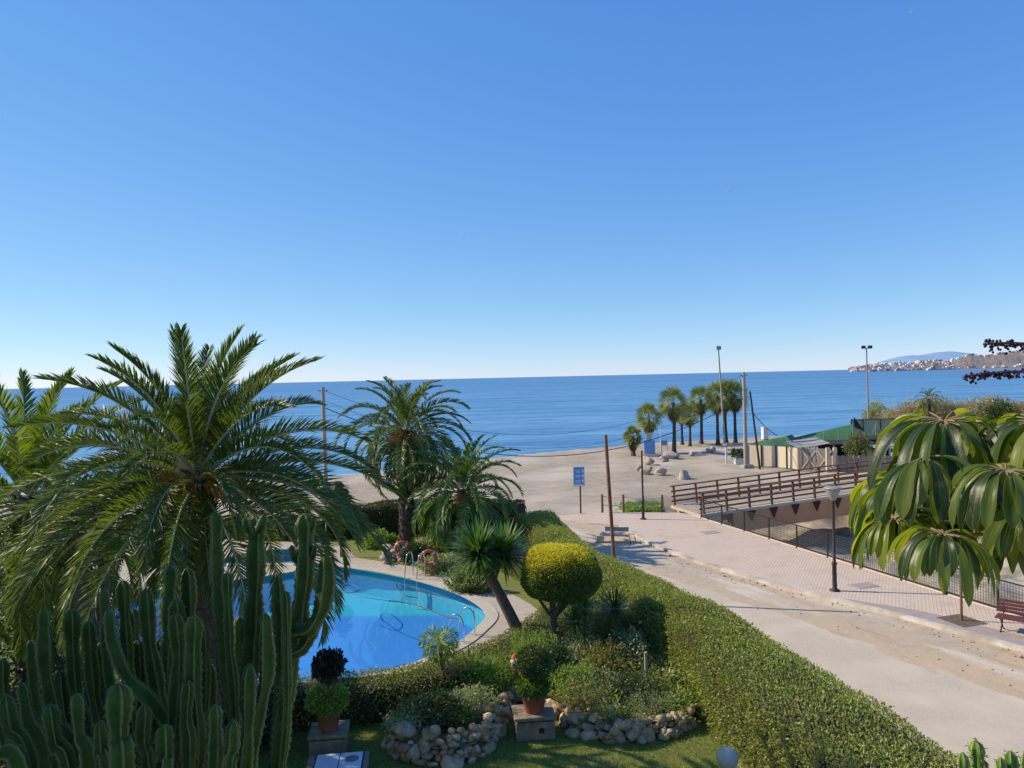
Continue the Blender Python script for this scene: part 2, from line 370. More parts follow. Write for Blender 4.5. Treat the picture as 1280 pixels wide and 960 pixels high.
def sea_mat():
    m, nt, N, L = new_mat('sea_water')
    o = N('ShaderNodeOutputMaterial')
    tc = N('ShaderNodeTexCoord')
    big = noise(nt, 0.010, 6, 0.6, stretch=(0.12, 1.0, 1, -0.12))
    mid = noise(nt, 0.07, 7, 0.7, stretch=(0.16, 1.0, 1, -0.14))
    sml = noise(nt, 0.45, 5, 0.65, stretch=(0.28, 1.0, 1, -0.16))
    far = N('ShaderNodeSeparateXYZ'); L(tc.outputs['Object'], far.inputs[0])
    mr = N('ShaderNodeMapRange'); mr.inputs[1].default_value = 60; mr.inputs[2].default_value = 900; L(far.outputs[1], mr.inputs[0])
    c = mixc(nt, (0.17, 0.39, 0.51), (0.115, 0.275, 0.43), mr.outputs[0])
    c = mixc(nt, c, (0.055, 0.175, 0.325), ramp(nt, mid, [(0.45, (0, 0, 0)), (0.62, (0.8, 0.8, 0.8))]))
    c = mixc(nt, c, (0.24, 0.42, 0.54), ramp(nt, big, [(0.50, (0, 0, 0)), (0.70, (0.6, 0.6, 0.6))]))
    c = mixc(nt, c, (0.045, 0.165, 0.33), ramp(nt, sml, [(0.48, (0, 0, 0)), (0.64, (0.75, 0.75, 0.75))]))
    d = N('ShaderNodeBsdfDiffuse'); L(c, d.inputs[0])
    g = N('ShaderNodeBsdfGlossy'); g.inputs['Roughness'].default_value = 0.22; g.inputs['Color'].default_value = (0.75, 0.85, 1, 1)
    ad = N('ShaderNodeMath'); L(mid, ad.inputs[0]); L(sml, ad.inputs[1])
    b = bump(nt, ad.outputs[0], 0.8, 0.6); L(b, g.inputs['Normal'])
    ms = N('ShaderNodeMixShader'); ms.inputs[0].default_value = 0.27
    L(d.outputs[0], ms.inputs[1]); L(g.outputs[0], ms.inputs[2]); L(ms.outputs[0], o.inputs[0])
    return m
M['sea'] = sea_mat()

def pool_water():
    m, nt, N, L = new_mat('pool_water')
    o = N('ShaderNodeOutputMaterial')
    t = N('ShaderNodeBsdfTransparent'); t.inputs[0].default_value = (0.88, 0.98, 1.0, 1)
    g = N('ShaderNodeBsdfGlossy'); g.inputs['Roughness'].default_value = 0.015; g.inputs['Color'].default_value = (0.95, 0.97, 1, 1)
    lw = N('ShaderNodeLayerWeight'); lw.inputs[0].default_value = .5
    pw = N('ShaderNodeMath'); pw.operation = 'POWER'; pw.inputs[1].default_value = 5; L(lw.outputs['Facing'], pw.inputs[0])
    fr = N('ShaderNodeMath'); fr.operation = 'MULTIPLY_ADD'; fr.inputs[1].default_value = .95; fr.inputs[2].default_value = .02; L(pw.outputs[0], fr.inputs[0])
    b = bump(nt, noise(nt, 1.3, 4), 0.05, 0.1); L(b, g.inputs['Normal'])
    ms = N('ShaderNodeMixShader'); L(fr.outputs[0], ms.inputs[0])
    L(t.outputs[0], ms.inputs[1]); L(g.outputs[0], ms.inputs[2]); L(ms.outputs[0], o.inputs[0])
    return m
M['water'] = pool_water()
def basin_mat():
    m, nt, N, L = new_mat('pool_tile_depth_tint')
    p = N('ShaderNodeBsdfPrincipled'); o = N('ShaderNodeOutputMaterial'); L(p.outputs[0], o.inputs[0])
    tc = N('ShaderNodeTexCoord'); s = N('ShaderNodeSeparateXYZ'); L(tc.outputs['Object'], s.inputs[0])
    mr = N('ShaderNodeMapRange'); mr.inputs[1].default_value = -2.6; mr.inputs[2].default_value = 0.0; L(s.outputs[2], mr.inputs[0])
    c = ramp(nt, mr.outputs[0], [(0.0, (0.05, 0.29, 0.74)), (0.485, (0.05, 0.30, 0.73)), (0.505, (0.04, 0.50, 0.66)), (0.9, (0.12, 0.56, 0.62))])  # deeper floor painted bluer for the light the water would absorb
    br = N('ShaderNodeTexBrick'); br.inputs['Scale'].default_value = 1.0
    br.offset = 0; br.inputs['Brick Width'].default_value = 0.12; br.inputs['Row Height'].default_value = 0.12; br.inputs['Mortar Size'].default_value = 0.008
    br.inputs[1].default_value = (1, 1, 1, 1); br.inputs[2].default_value = (0.86, 0.9, 0.95, 1); br.inputs[3].default_value = (0.8, 0.85, 0.9, 1)
    L(tc.outputs['Object'], br.inputs[0])
    c = mixc(nt, c, br.outputs[0], 0.6, 'MULTIPLY')
    L(c, p.inputs['Base Color']); p.inputs['Roughness'].default_value = 0.6
    return m
M['basin'] = basin_mat()

def paving_mat(name, c1, c2, mortar, bw, bh, rot, scale=1.0, dirt=(0.56, 0.475, 0.36), dirtamt=0.5):
    m, nt, N, L = new_mat(name)
    p = N('ShaderNodeBsdfPrincipled'); o = N('ShaderNodeOutputMaterial'); L(p.outputs[0], o.inputs[0])
    tc = N('ShaderNodeTexCoord'); mp = N('ShaderNodeMapping'); mp.inputs['Rotation'].default_value = (0, 0, rot); L(tc.outputs['Object'], mp.inputs[0])
    br = N('ShaderNodeTexBrick'); L(mp.outputs[0], br.inputs[0]); br.inputs['Scale'].default_value = scale
    br.inputs['Brick Width'].default_value = bw; br.inputs['Row Height'].default_value = bh; br.inputs['Mortar Size'].default_value = 0.012
    br.inputs[1].default_value = (*c1, 1); br.inputs[2].default_value = (*c2, 1); br.inputs[3].default_value = (*mortar, 1)
    c = mixc(nt, br.outputs[0], dirt, ramp(nt, noise(nt, 0.35, 6, 0.65), [(0.42, (0, 0, 0)), (0.75, (dirtamt,)*3)]))
    c = mixc(nt, c, tuple(x*0.55 for x in c1), ramp(nt, noise(nt, 0.8, 6, 0.7), [(0.52, (0, 0, 0)), (0.75, (0.55,)*3)]))
    L(c, p.inputs['Base Color']); p.inputs['Roughness'].default_value = 0.9
    L(bump(nt, br.outputs[1], -0.3, 0.01), p.inputs['Normal'])
    return m
ROT = math.atan2(-17.6, 5.65)
M['brick'] = paving_mat('pink_paving', (0.66, 0.495, 0.355), (0.70, 0.545, 0.40), (0.46, 0.35, 0.25), 0.24, 0.12, -ROT+R(45), dirtamt=0.55)
M['deckstone'] = paving_mat('deck_stone', (0.46, 0.38, 0.28), (0.51, 0.43, 0.32), (0.36, 0.30, 0.22), 0.6, 0.4, 0.3, dirtamt=0.4)
M['coping'] = surf('coping_stone', (0.58, 0.50, 0.37), (0.48, 0.41, 0.30), 3, 0.85)
M['lilac'] = surf('lilac_paving', (0.44, 0.345, 0.29), (0.36, 0.285, 0.24), 3, 0.9)
M['kerb'] = surf('kerb_stone', (0.74, 0.66, 0.53), (0.56, 0.49, 0.39), 4, 0.9, big=(0.8, (0.40, 0.33, 0.24)))
M['asphalt'] = surf('worn_asphalt', (0.60, 0.50, 0.36), (0.49, 0.41, 0.295), 14, 0.95, 0.5, 0.012, big=(0.5, (0.64, 0.53, 0.38)), detail=8)
def dirt_mat():
    m, nt, N, L = new_mat('dirt')
    p = N('ShaderNodeBsdfPrincipled'); o = N('ShaderNodeOutputMaterial'); L(p.outputs[0], o.inputs[0]); p.inputs['Roughness'].default_value = 1.0
    ang = math.atan2(-10.7, 5.4)
    n1 = noise(nt, 2.0, 8, 0.7); n2 = noise(nt, 0.9, 6, 0.6, stretch=(0.18, 1, 1, -ang)); n3 = noise(nt, 0.22, 5, 0.6)
    c = ramp(nt, n1, [(0.3, (0.42, 0.33, 0.22)), (0.7, (0.55, 0.45, 0.32))])
    c = mixc(nt, c, (0.58, 0.42, 0.245), ramp(nt, n3, [(0.42, (0, 0, 0)), (0.62, (0.8, 0.8, 0.8))]))
    c = mixc(nt, c, (0.66, 0.575, 0.44), ramp(nt, n2, [(0.52, (0, 0, 0)), (0.66, (0.9, 0.9, 0.9))]))
    c = mixc(nt, c, (0.34, 0.265, 0.175), ramp(nt, noise(nt, 1.3, 6, 0.7, stretch=(0.15, 1, 1, -ang)), [(0.56, (0, 0, 0)), (0.68, (0.7, 0.7, 0.7))]))
    L(c, p.inputs['Base Color']); L(bump(nt, n1, 0.7, 0.05), p.inputs['Normal']); return m
M['dirt'] = dirt_mat()
M['lawn'] = surf('lawn', (0.22, 0.25, 0.045), (0.11, 0.155, 0.028), 3, 1.0, 0.6, 0.03, big=(0.7, (0.19, 0.19, 0.05)), detail=8)
M['blade'] = leafmat('grass_blade', [(0.121, 0.189, 0.027), (0.189, 0.243, 0.041), (0.257, 0.270, 0.081)], 0.35)
M['headland'] = surf('headland_scrub', (0.36, 0.28, 0.22), (0.17, 0.155, 0.13), 0.03, 1.0, big=(0.012, (0.20, 0.175, 0.15)), detail=9)
M['mountain'] = surf('haze_tinted_mountain', (0.26, 0.40, 0.55), (0.24, 0.375, 0.53), 0.0006, 1.0)  # aerial haze put into the base colour as pale blue

# ------------------------------------------------------------------ world and sun
SUN_EL = R(36.0); SUN_AZ = math.atan2(-1.0, 0.21)      # azimuth measured from +Y towards +X
sd = Vector((math.sin(SUN_AZ)*math.cos(SUN_EL), math.cos(SUN_AZ)*math.cos(SUN_EL), math.sin(SUN_EL)))
w = bpy.data.worlds.new('World'); bpy.context.scene.world = w; w.use_nodes = True
nt = w.node_tree; bg = nt.nodes['Background']
sky = nt.nodes.new('ShaderNodeTexSky'); sky.sky_type = 'NISHITA'; sky.sun_disc = False
sky.sun_elevation = SUN_EL; sky.sun_rotation = SUN_AZ
sky.air_density = 0.7; sky.dust_density = 0.0; sky.ozone_density = 4.0; sky.altitude = 0
sp = nt.nodes.new('ShaderNodeSeparateColor'); cm = nt.nodes.new('ShaderNodeCombineColor'); nt.links.new(sky.outputs[0], sp.inputs[0])
SK = 0.15
for k, (ga, gm) in enumerate(((0.74, 0.92), (0.785, 0.66), (0.95, 0.33))):   # camera-like response curve of each channel
    m1 = nt.nodes.new('ShaderNodeMath'); m1.operation = 'MULTIPLY'; m1.inputs[1].default_value = SK; nt.links.new(sp.outputs[k], m1.inputs[0])
    m2 = nt.nodes.new('ShaderNodeMath'); m2.operation = 'POWER'; m2.inputs[1].default_value = gm; nt.links.new(m1.outputs[0], m2.inputs[0])
    m3 = nt.nodes.new('ShaderNodeMath'); m3.operation = 'MULTIPLY'; m3.inputs[1].default_value = ga/SK; nt.links.new(m2.outputs[0], m3.inputs[0])
    nt.links.new(m3.outputs[0], cm.inputs[k])
nt.links.new(cm.outputs[0], bg.inputs[0])
bg.inputs[1].default_value = SK
sl = bpy.data.lights.new('sun', 'SUN'); sl.energy = 5.0; sl.angle = R(0.5); sl.color = (1.0, 0.87, 0.68)
so = bpy.data.objects.new('sun', sl); C.objects.link(so); so.rotation_euler = sd.to_track_quat('Z', 'Y').to_euler()
sc = bpy.context.scene
sc.view_settings.view_transform = 'Standard'; sc.view_settings.look = 'None'; sc.view_settings.exposure = 0
sc.cycles.use_denoising = True; sc.cycles.max_bounces = 8; sc.cycles.transparent_max_bounces = 8
sc.cycles.caustics_reflective = False; sc.cycles.caustics_refractive = False

# ------------------------------------------------------------------ helpers for plants
def snoise(seed, scale, n=7):
    g = np.random.default_rng(seed); K = g.normal(size=(n, 3))*scale; ph = g.uniform(0, 6.28, n)
    return lambda p: np.sin(np.asarray(p)@K.T+ph).mean(-1)*1.6

def frond(mbL, mbR, base, az, el0, L, droop, n, ll, lw, g, vang=0.45, rach=0.02, bare=0.1, mi=0, curl=0.0, pw=1.6):
    t = np.linspace(0, 1, n)
    pit = el0-droop*t**pw; a_ = az+curl*t**2
    d = np.stack([np.cos(pit)*np.cos(a_), np.cos(pit)*np.sin(a_), np.sin(pit)], 1)
    pts = np.asarray(base)+np.cumsum(d, 0)*L/n
    mbR.tube(pts[::max(1, n//14)], np.interp(t[::max(1, n//14)], [0, 0.15, 1], [rach*1.8, rach, rach*0.25]), 5, cap=False)
    side = np.stack([-np.sin(a_), np.cos(a_), 0*t], 1); up = nrm(np.cross(d, side))
    tilt = g.normal()*0.25; side, up = side*math.cos(tilt)+up*math.sin(tilt), up*math.cos(tilt)-side*math.sin(tilt)
    k = t > bare; tt = (t[k]-bare)/(1-bare)
    for sg in (-1, 1):
        m = k.sum()
        a = np.interp(tt, [0, 0.3, 1], [1.15, 0.88, 0.38])+g.normal(size=m)*0.08
        va = vang+g.normal(size=m)*0.14
        ld = nrm(d[k]*np.cos(a)[:, None]+(side[k]*sg*np.cos(va)[:, None]+up[k]*np.sin(va)[:, None])*np.sin(a)[:, None])
        ln = ll*np.interp(tt, [0, 0.12, 0.4, 0.8, 1], [0.35, 0.8, 1.0, 0.75, 0.45])*g.uniform(0.85, 1.1, m)
        wv = nrm(d[k]-ld*(d[k]*ld).sum(1, keepdims=True)+up[k]*g.normal(size=(m, 1))*0.3)*(lw*0.5)
        p = pts[k]; mid = p+ld*(ln*0.55)[:, None]; tip = p+ld*ln[:, None]-np.array([0, 0, 1])*(ln*g.uniform(0.02, 0.16, m))[:, None]
        v = np.stack([p-wv*0.7, p+wv*0.7, mid+wv, mid-wv, tip], 1).reshape(-1, 3)
        i = np.arange(m)[:, None]*5
        mbL.add(v, [tuple(q) for q in np.concatenate([i+0, i+1, i+2, i+3], 1)]+[tuple(q) for q in np.concatenate([i+3, i+2, i+4], 1)], False, mi)

def palm_trunk(mb, base, top, r0, r1, g, boots=True, dens=1.0):
    base = np.asarray(base, float); top = np.asarray(top, float); h = np.linalg.norm(top-base); n = max(8, int(h/0.15))
    t = np.linspace(0, 1, n)[:, None]; pts = base*(1-t)+top*t
    rad = np.interp(t[:, 0], [0, 0.08, 1], [r0*1.15, r0, r1])*(1+0.05*np.sin(np.arange(n)*2.1))
    mb.tube(pts, rad, 14)
    if boots:
        m = int(h*26*dens)
        for i in range(m):
            q = i/m; a = i*2.399; c = base*(1-q)+top*q; r = r0*(1-q)+r1*q
            o = np.array([math.cos(a), math.sin(a), 0]); s_ = np.array([-math.sin(a), math.cos(a), 0])
            b = c+o*r*0.9; wdt = r*0.34; e = b+o*r*0.30+np.array([0, 0, r*0.55])
            v = [b-s_*wdt-[0, 0, r*.25], b+s_*wdt-[0, 0, r*.25], e+s_*wdt*.6, e-s_*wdt*.6, b-s_*wdt*.8+[0, 0, r*.5], b+s_*wdt*.8+[0, 0, r*.5]]
            mb.add(v, [(0, 1, 2, 3), (3, 2, 5, 4), (0, 3, 4), (1, 5, 2)])

def date_palm(label, base, crown, nf, L, ll, lw, seed, leaf, trunk_r, els=(86, -32), npair=70, droop=(0.9, 1.7), fruit=0, r1=None, name='date_palm', group=None, extra=(), lq=(.85, 1, 1, .9), vang=.45, rk=1.0):
    g = np.random.default_rng(seed)
    r = thing(name, label, 'palm tree', base, group)
    base = np.asarray(base, float); crown = np.asarray(crown, float)
    tb = MB(); palm_trunk(tb, base, crown+[0, 0, 0.15], trunk_r, r1 or trunk_r*0.9, g); tb.build('trunk', M['trunk'], r)
    lf = MB(); rb = MB()
    for i in range(nf):
        q = (i+0.5)/nf; az = i*2.39996+g.normal()*0.12
        el = R(els[0]+(els[1]-els[0])*q**0.85)+g.normal()*0.06
        dr = droop[0]+(droop[1]-droop[0])*min(1, q*1.6)
        dr *= g.uniform(0.8, 1.15)
        b = crown+np.array([math.cos(az), math.sin(az), 0])*trunk_r*(0.2+0.6*q)+[0, 0, 0.35*(1-q)-0.35*q]
        frond(lf, rb, b, az, el, L*np.interp(q, [0, .25, .6, 1], lq)*g.uniform(0.88, 1.08), dr, npair, ll, lw, g, rach=0.02*L/4*rk, curl=g.normal()*0.2, vang=vang)
    for az, el, LL, dr in extra:
        frond(lf, rb, crown+np.array([math.cos(az), math.sin(az), 0])*trunk_r*0.5, az, el, LL, dr, npair, ll, lw, g, rach=0.02*L/4*rk, vang=vang)
    lf.build('crown', leaf, r); rb.build('frond_stem', M['rachis'], r)
    for k in range(fruit):
        f = MB(); az = -math.pi/2+(k-(fruit-1)/2)*0.85+g.normal()*.12
        o = np.array([math.cos(az), math.sin(az), 0]); L0 = g.uniform(0.75, 1.0)
        for j in range(24):
            dv = nrm(o+g.normal(size=3)*0.35); t = np.linspace(0, 1, 6)[:, None]
            p = crown+o*trunk_r*0.7+[0, 0, -0.1]+dv*L0*t*g.uniform(.6, 1)+np.array([0, 0, 0.35])*t-np.array([0, 0, 0.55])*t**2.2
            f.tube(p, 0.016, 4, cap=False)
        f.build('fruit_stalk', M['orange_stalk'], r)
    return r

def blob_points(c, rad, n, seed, g, vol=0.25, lump=0.18, half=False):
    d = nrm(g.normal(size=(n, 3)))
    if half: d[:, 2] = np.abs(d[:, 2])*1.0-0.12
    d = nrm(d); nz = snoise(seed, 2.6)(d)*lump+snoise(seed+1, 6.0)(d)*lump*0.5
    rr = (1+nz)*(1-vol*g.uniform(0, 1, n)**2)
    return np.asarray(c)+d*rr[:, None]*np.asarray(rad), d
def shrub(name, label, cat, base, rad, n, size, leaf, seed, stems=7, group=None, wid=0.5, spread=1.1, cz=0.85, lump=0.42, droop=0.0):
    g = np.random.default_rng(seed); base = np.asarray(base, float); rad = np.asarray(rad, float)
    r = thing(name, label, cat, base, group)
    c = base+[0, 0, rad[2]*cz]
    s = MB()
    for i in range(stems):
        a = i*6.28/stems+g.uniform(0, 1); e = c+np.array([math.cos(a)*rad[0]*.6, math.sin(a)*rad[1]*.6, rad[2]*g.uniform(0, .6)])
        b = base+np.array([math.cos(a), math.sin(a), 0])*0.05-[0, 0, 0.03]; t = np.linspace(0, 1, 5)[:, None]
        s.tube(b*(1-t)+e*t+np.array([0, 0, .15])*np.sin(t*3.14)*rad[2], np.linspace(0.03, 0.008, 5)*max(0.5, min(2.5, rad[2])), 5, cap=False)
    s.build('stem', M['bark'], r)
    f = MB(); p, d = blob_points(c, rad, n, seed, g, 0.75, lump); k = g.integers(0, n, n//6); p[k] += d[k]*g.uniform(0, .35, (len(k), 1))*rad
    p[:, 2] = np.maximum(p[:, 2], base[2]+0.02)
    f.leaves(p, d, size, g, spread, wid, droop=droop); f.build('foliage', leaf, r)
    return r

# ------------------------------------------------------------------ setting: beach terrain
shX = np.array([-400, -150, -70, -40, -16.5, -2, 14, 28, 60, 110, 300, 900])
shY = np.array([20, 48, 62, 69, 77, 90, 101.5, 107, 117, 127, 160, 260])
FA = np.array([10.85, 44.2]); FD = nrm(np.array([5.65, -17.6])); FN = np.array([-FD[1], FD[0]])     # riverside fence line
garden = np.array([(-34, 8), (5.6, 8), (5.0, 15), (4.2, 20), (2.4, 28), (0.4, 36.5), (-1, 41.2), (-12, 42.2), (-34, 44)])
def inside(poly, x, y):
    c = np.zeros(np.shape(x), bool); n = len(poly)
    for i in range(n):
        x1, y1 = poly[i]; x2, y2 = poly[(i+1) % n]
        with np.errstate(divide='ignore', invalid='ignore'):
            c ^= ((y1 > y) != (y2 > y)) & (x < (x2-x1)*(y-y1)/((y2-y1) if y2 != y1 else 1e-9)+x1)
    return c
def smooth(a, b, x): t = np.clip((x-a)/(b-a), 0, 1); return t*t*(3-2*t)
def height(x, y):
    s = np.interp(x, shX, shY)-y
    z = -1.2*(1-smooth(-1, 11, s))-2.5*smooth(1, -30, s)
    z = z+0.05*np.sin(x*1.1+y*.7)*np.sin(y*0.9-x*0.3)*smooth(47, 50, y)+0.03*np.sin(x*2.3+1)*np.sin(y*2.9)*smooth(47, 50, y)
    q = np.stack([x-FA[0], y-FA[1]], -1); al = q@FD; pe = q@FN
    ch = smooth(0.0, 0.5, pe)*(1-smooth(15, 21, pe))*smooth(-9, -5, al)*(1-smooth(60, 70, al))
    z = z-0.03-ch*(2.3+0.25*np.sin(x*.8+y*.5)+0.12*np.sin(x*2.1-y*1.7))
    z = np.where(inside(garden, x, y), -3.6, z)
    return z, s, ch
xs = np.concatenate([np.linspace(-400, -60, 35)[:-1], np.arange(-60, 70, 0.5), np.linspace(70, 900, 60)])
ys = np.concatenate([np.arange(-12, 130, 0.5), np.linspace(130, 330, 30)])
X, Y = np.meshgrid(xs, ys); Z, S, CH = height(X, Y)
tb = MB(); tb.grid(np.stack([X, Y, Z], -1)); beach = struct('beach', tb, M['sand'])
for nm, val in (('wet', np.clip(smooth(7.5, 5, S)*0.5+smooth(3.2, 1.8, S)*0.5, 0, 1)), ('scrub', CH*0.8)):
    at = beach.data.attributes.new(nm, 'FLOAT', 'POINT'); at.data.foreach_set('value', val.ravel().astype(np.float32))
sb = MB(); sx = np.concatenate([[-80000], shX, [80000]]); sy = np.concatenate([[10], shY-5, [260]])
sb.grid(np.stack([np.stack([sx, sy, np.full_like(sx, -1.2, float)], -1), np.stack([sx, np.full_like(sx, 90000, float), np.full_like(sx, -1.2, float)], -1)]), False)
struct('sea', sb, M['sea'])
fb = MB(); fx = np.arange(-60, 80, 0.4); fy = np.interp(fx, shX, shY)+1.9+0.25*np.sin(fx*0.9)+0.2*np.sin(fx*2.3)
fw = 0.35+0.22*np.sin(fx*0.37)+0.1*np.sin(fx*1.7)
fb.grid(np.stack([np.stack([fx, fy-fw, np.full_like(fx, -1.185)], -1), np.stack([fx, fy+fw, np.full_like(fx, -1.185)], -1)]), False)
struct('surf', fb, surf('foam', (0.62, 0.62, 0.60), (0.40, 0.40, 0.38), 3, 0.9))

# promenade, road, verge
def W(*pp): return [tuple(G(px, py)[:2]) for px, py in pp]
kerb = W((776, 658), (811, 680), (870, 703), (942, 725), (1036, 750), (1124, 772), (1280, 815))
kerb += [(kerb[-1][0]+3.2, kerb[-1][1]-7), (kerb[-1][0]+7, kerb[-1][1]-16), (kerb[-1][0]+9.5, kerb[-1][1]-22)]
def along(t, off=0): p = FA+FD*t+FN*off; return (p[0], p[1])
prom = [tuple(G(690, 649)[:2]), tuple(G(735, 655)[:2])]+kerb+[along(44, -0.02), along(0, -0.02), (10.9, 45.2), tuple(G(838, 641)[:2]), tuple(G(755, 642)[:2]), tuple(G(690, 646)[:2])]
pb = MB(); pb.poly(prom, 0.06); pb.skirt(prom[::-1], 0.06, -0.2); struct('promenade', pb, M['brick'])
def offset_line(pts, off):
    pts = np.asarray(pts, float); d = nrm(np.gradient(pts, axis=0)); return pts+np.stack([-d[:, 1], d[:, 0]], 1)*off
def strip(mb, a, b, z, mi=0):
    a = np.asarray(a); b = np.asarray(b); n = len(a)
    mb.grid(np.stack([np.c_[a, np.full(n, z)], np.c_[b, np.full(n, z)]]), False, mi)
def dense(pts, step=0.4):
    pts = np.asarray(pts, float); out = [pts[0]]
    for a, b in zip(pts[:-1], pts[1:]):
        k = max(1, int(np.linalg.norm(b-a)/step)); out += [a+(b-a)*(i+1)/k for i in range(k)]
    return np.array(out)
kd = dense(kerb)
kb = MB(); ki = offset_line(kd, -0.10); ko = offset_line(kd, 0.16)
for a, b, z0, z1 in ((ki, ko, 0.12, 0.12),): strip(kb, a, b, z0)
kb.grid(np.stack([np.c_[ki, np.full(len(ki), -0.1)], np.c_[ki, np.full(len(ki), 0.12)]]), False); kb.grid(np.stack([np.c_[ko, np.full(len(ko), 0.12)], np.c_[ko, np.full(len(ko), 0.0)]]), False)
struct('kerb', kb, M['kerb'])
lb = MB(); kk = kd[np.argmin(np.abs(kd[:, 0]-kerb[4][0])):]; wd = np.minimum(1.0, 0.1+np.arange(len(kk))*0.12)
a = offset_line(kk, 0.17); b = a+(offset_line(kk, 1.17)-a)*wd[:, None]; strip(lb, a, b, 0.066); struct('path', lb, M['lilac'])
lb2 = MB(); strip(lb2, b+0, offset_line(b, 0.09), 0.07); struct('path_edging', lb2, M['kerb'])
asph = W((775, 705), (810, 716), (880, 736.6), (974, 769), (1055, 797), (1139, 829), (1280, 879))
e = np.array(asph[-1]); asph += [tuple(e+[3.0, -7]), tuple(e+[5.5, -17])]
ad = dense(asph, 0.35); ad = ad+np.random.default_rng(3).normal(size=ad.shape)*0.05+np.stack([0.18*np.sin(np.arange(len(ad))*0.31), 0*ad[:, 0]], 1)
rl = [(5.5, 2), (5.5, 12), (4.6, 18), (3.6, 24), (2.4, 29)]
rb_ = MB(); rb_.poly(list(map(tuple, ad))+rl, 0.016); struct('road', rb_, M['asphalt'])
db = MB(); db.poly([(0.6, 44.3), (-0.6, 41), (0.3, 36)]+[(2.4, 29), (4.6, 18), (5.5, 2)]+[tuple(ad[-1]), tuple(kerb[-1])]+kerb[:-1][::-1]+[tuple(G(735, 655)[:2]), tuple(G(690, 649)[:2])], 0.008)
struct('verge', db, M['dirt'])
eb = MB(); p0 = along(-1); p1 = along(46)
eb.bar((p0[0]+FN[0]*.12, p0[1]+FN[1]*.12, -1.2), (p1[0]+FN[0]*.12, p1[1]+FN[1]*.12, -1.2), 0.28, 2.6)
tag(eb.build('embankment_wall', M['deckslab']), 'pale concrete embankment wall under the black fence beside the dry riverbed', 'wall')

g = np.random.default_rng(15); mb = MB()
for k in range(420):
    c = kd[g.integers(0, len(kd))]; o = -abs(g.normal())*.5-.15 if g.uniform() < .7 else g.uniform(-3, -.2); d = (FN if False else np.array([.89, .45])); r_ = g.uniform(.012, .04)*(2 if g.uniform() < .06 else 1)
    mb.ball((c[0]+d[0]*o+g.normal()*.1, c[1]+d[1]*o+g.normal()*.1, .015+r_*.3), r_, 3, 0, .3, int(g.integers(1e6)), (1.2, 1, .7))
tag(mb.build('rubble', M['boulder']), 'small stones and rubble scattered along the kerb and the dirt verge', 'rubble', kind='stuff')
# manhole covers
for i, (px, py, lab) in enumerate(((888, 667, 'worn square drain cover set in the pink paving beyond the lamp'), (1080, 734, 'worn square drain cover set in the pink paving right of the funnel lamp'))):
    p = G(px, py); mb = MB(); mb.box((p[0], p[1], 0.061), (1.0, 0.7, 0.016), 0.3); mb.box((p[0], p[1], 0.072), (0.86, 0.56, 0.008), 0.3)
    tag(mb.build('drain_cover', M['lilac']), lab, 'drain cover', 'drain covers in the paving')

# ------------------------------------------------------------------ garden: pool, deck, lawn
def spline(P, n=8):
    P = np.asarray(P, float); m = len(P); out = []
    for i in range(m):
        a, b, c, d = P[i-1], P[i], P[(i+1) % m], P[(i+2) % m]
        for k in range(n):
            t = k/n; out.append(0.5*((2*b)+(-a+c)*t+(2*a-5*b+4*c-d)*t*t+(-a+3*b-3*c+d)*t**3))
    return np.array(out)
pool_ctrl = [(-14.6, 36.6), (-13.9, 38.0), (-12.3, 38.9), (-10.6, 38.7), (-9.6, 37.3), (-9.0, 35.7), (-7.2, 34.7), (-4.6, 32.9), (-2.0, 30.1), (-0.75, 27.4), (-1.15, 25.2),
             (-1.9, 23.6), (-3.4, 21.9), (-5.8, 20.9), (-9.0, 21.2), (-12.5, 23.4), (-15.0, 27.2), (-15.6, 30.4), (-14.8, 31.9), (-12.4, 33.0), (-10.6, 34.0), (-10.1, 34.6), (-10.6, 35.1), (-12.6, 35.3), (-14.0, 35.5)]
pool = spline(pool_ctrl, 6)
outer_ctrl = [(-20.5, 38.0), (-19.0, 42.0), (-12.5, 40.4), (-10.0, 39.9), (-8.4, 38.2), (-7.7, 36.6), (-6.4, 35.6), (-3.9, 33.8), (-1.0, 30.9), (0.75, 27.6), (0.55, 25.0), (-0.8, 22.9), (-2.8, 21.1), (-5.6, 20.2), (-9.3, 20.4), (-13.2, 22.7), (-16.2, 26.8), (-17.5, 29.5), (-20.0, 33.0)]
outer = spline(outer_ctrl, 5)
gb = MB(); gpoly = [(-34.5, 7.5), (5.9, 7.5), (5.4, 15), (4.6, 20), (2.7, 28), (0.8, 36.5), (-0.6, 41.8), (-12, 42.8), (-34.5, 44.6)]
gb.poly(gpoly, 0.0, hole=outer[::-1]); struct('lawn', gb, M['lawn'])
dk = MB(); dk.poly(outer, 0.012, hole=pool[::-1]); struct('pool_deck', dk, M['deckstone'])
swim = thing('swimming_pool', 'large curved turquoise swimming pool with a shallow bay and pale stone rim', 'swimming pool', (-7, 28, 0))
cb = MB(); pin = offset_line(np.vstack([pool, pool[:1]]), 0.04)[:-1]; pout = offset_line(np.vstack([pool, pool[:1]]), -0.42)[:-1]
pi_, po_ = np.vstack([pin, pin[:1]]), np.vstack([pout, pout[:1]])
n_ = len(pi_)
cb.grid(np.stack([np.c_[pi_, np.full(n_, -0.14)], np.c_[pi_, np.full(n_, 0.045)], np.c_[po_, np.full(n_, 0.045)], np.c_[po_, np.full(n_, 0.0)]]), False)
cb.build('coping', M['coping'], swim)
wb = MB(); wb.poly(pool, -0.13); wb.build('water', M['water'], swim)
bb = MB(); bb.skirt(pool[::-1], -3.0, -0.02)
gx, gy = np.meshgrid(np.arange(-16.5, 0.3, 0.25), np.arange(20.2, 40, 0.25))
fz = -1.25-0.002*(36-gy); edge = 27.6+0.0*gx
fz = fz-1.1*np.clip((31.6-gy-.03*gx)/4.5, 0, 1)
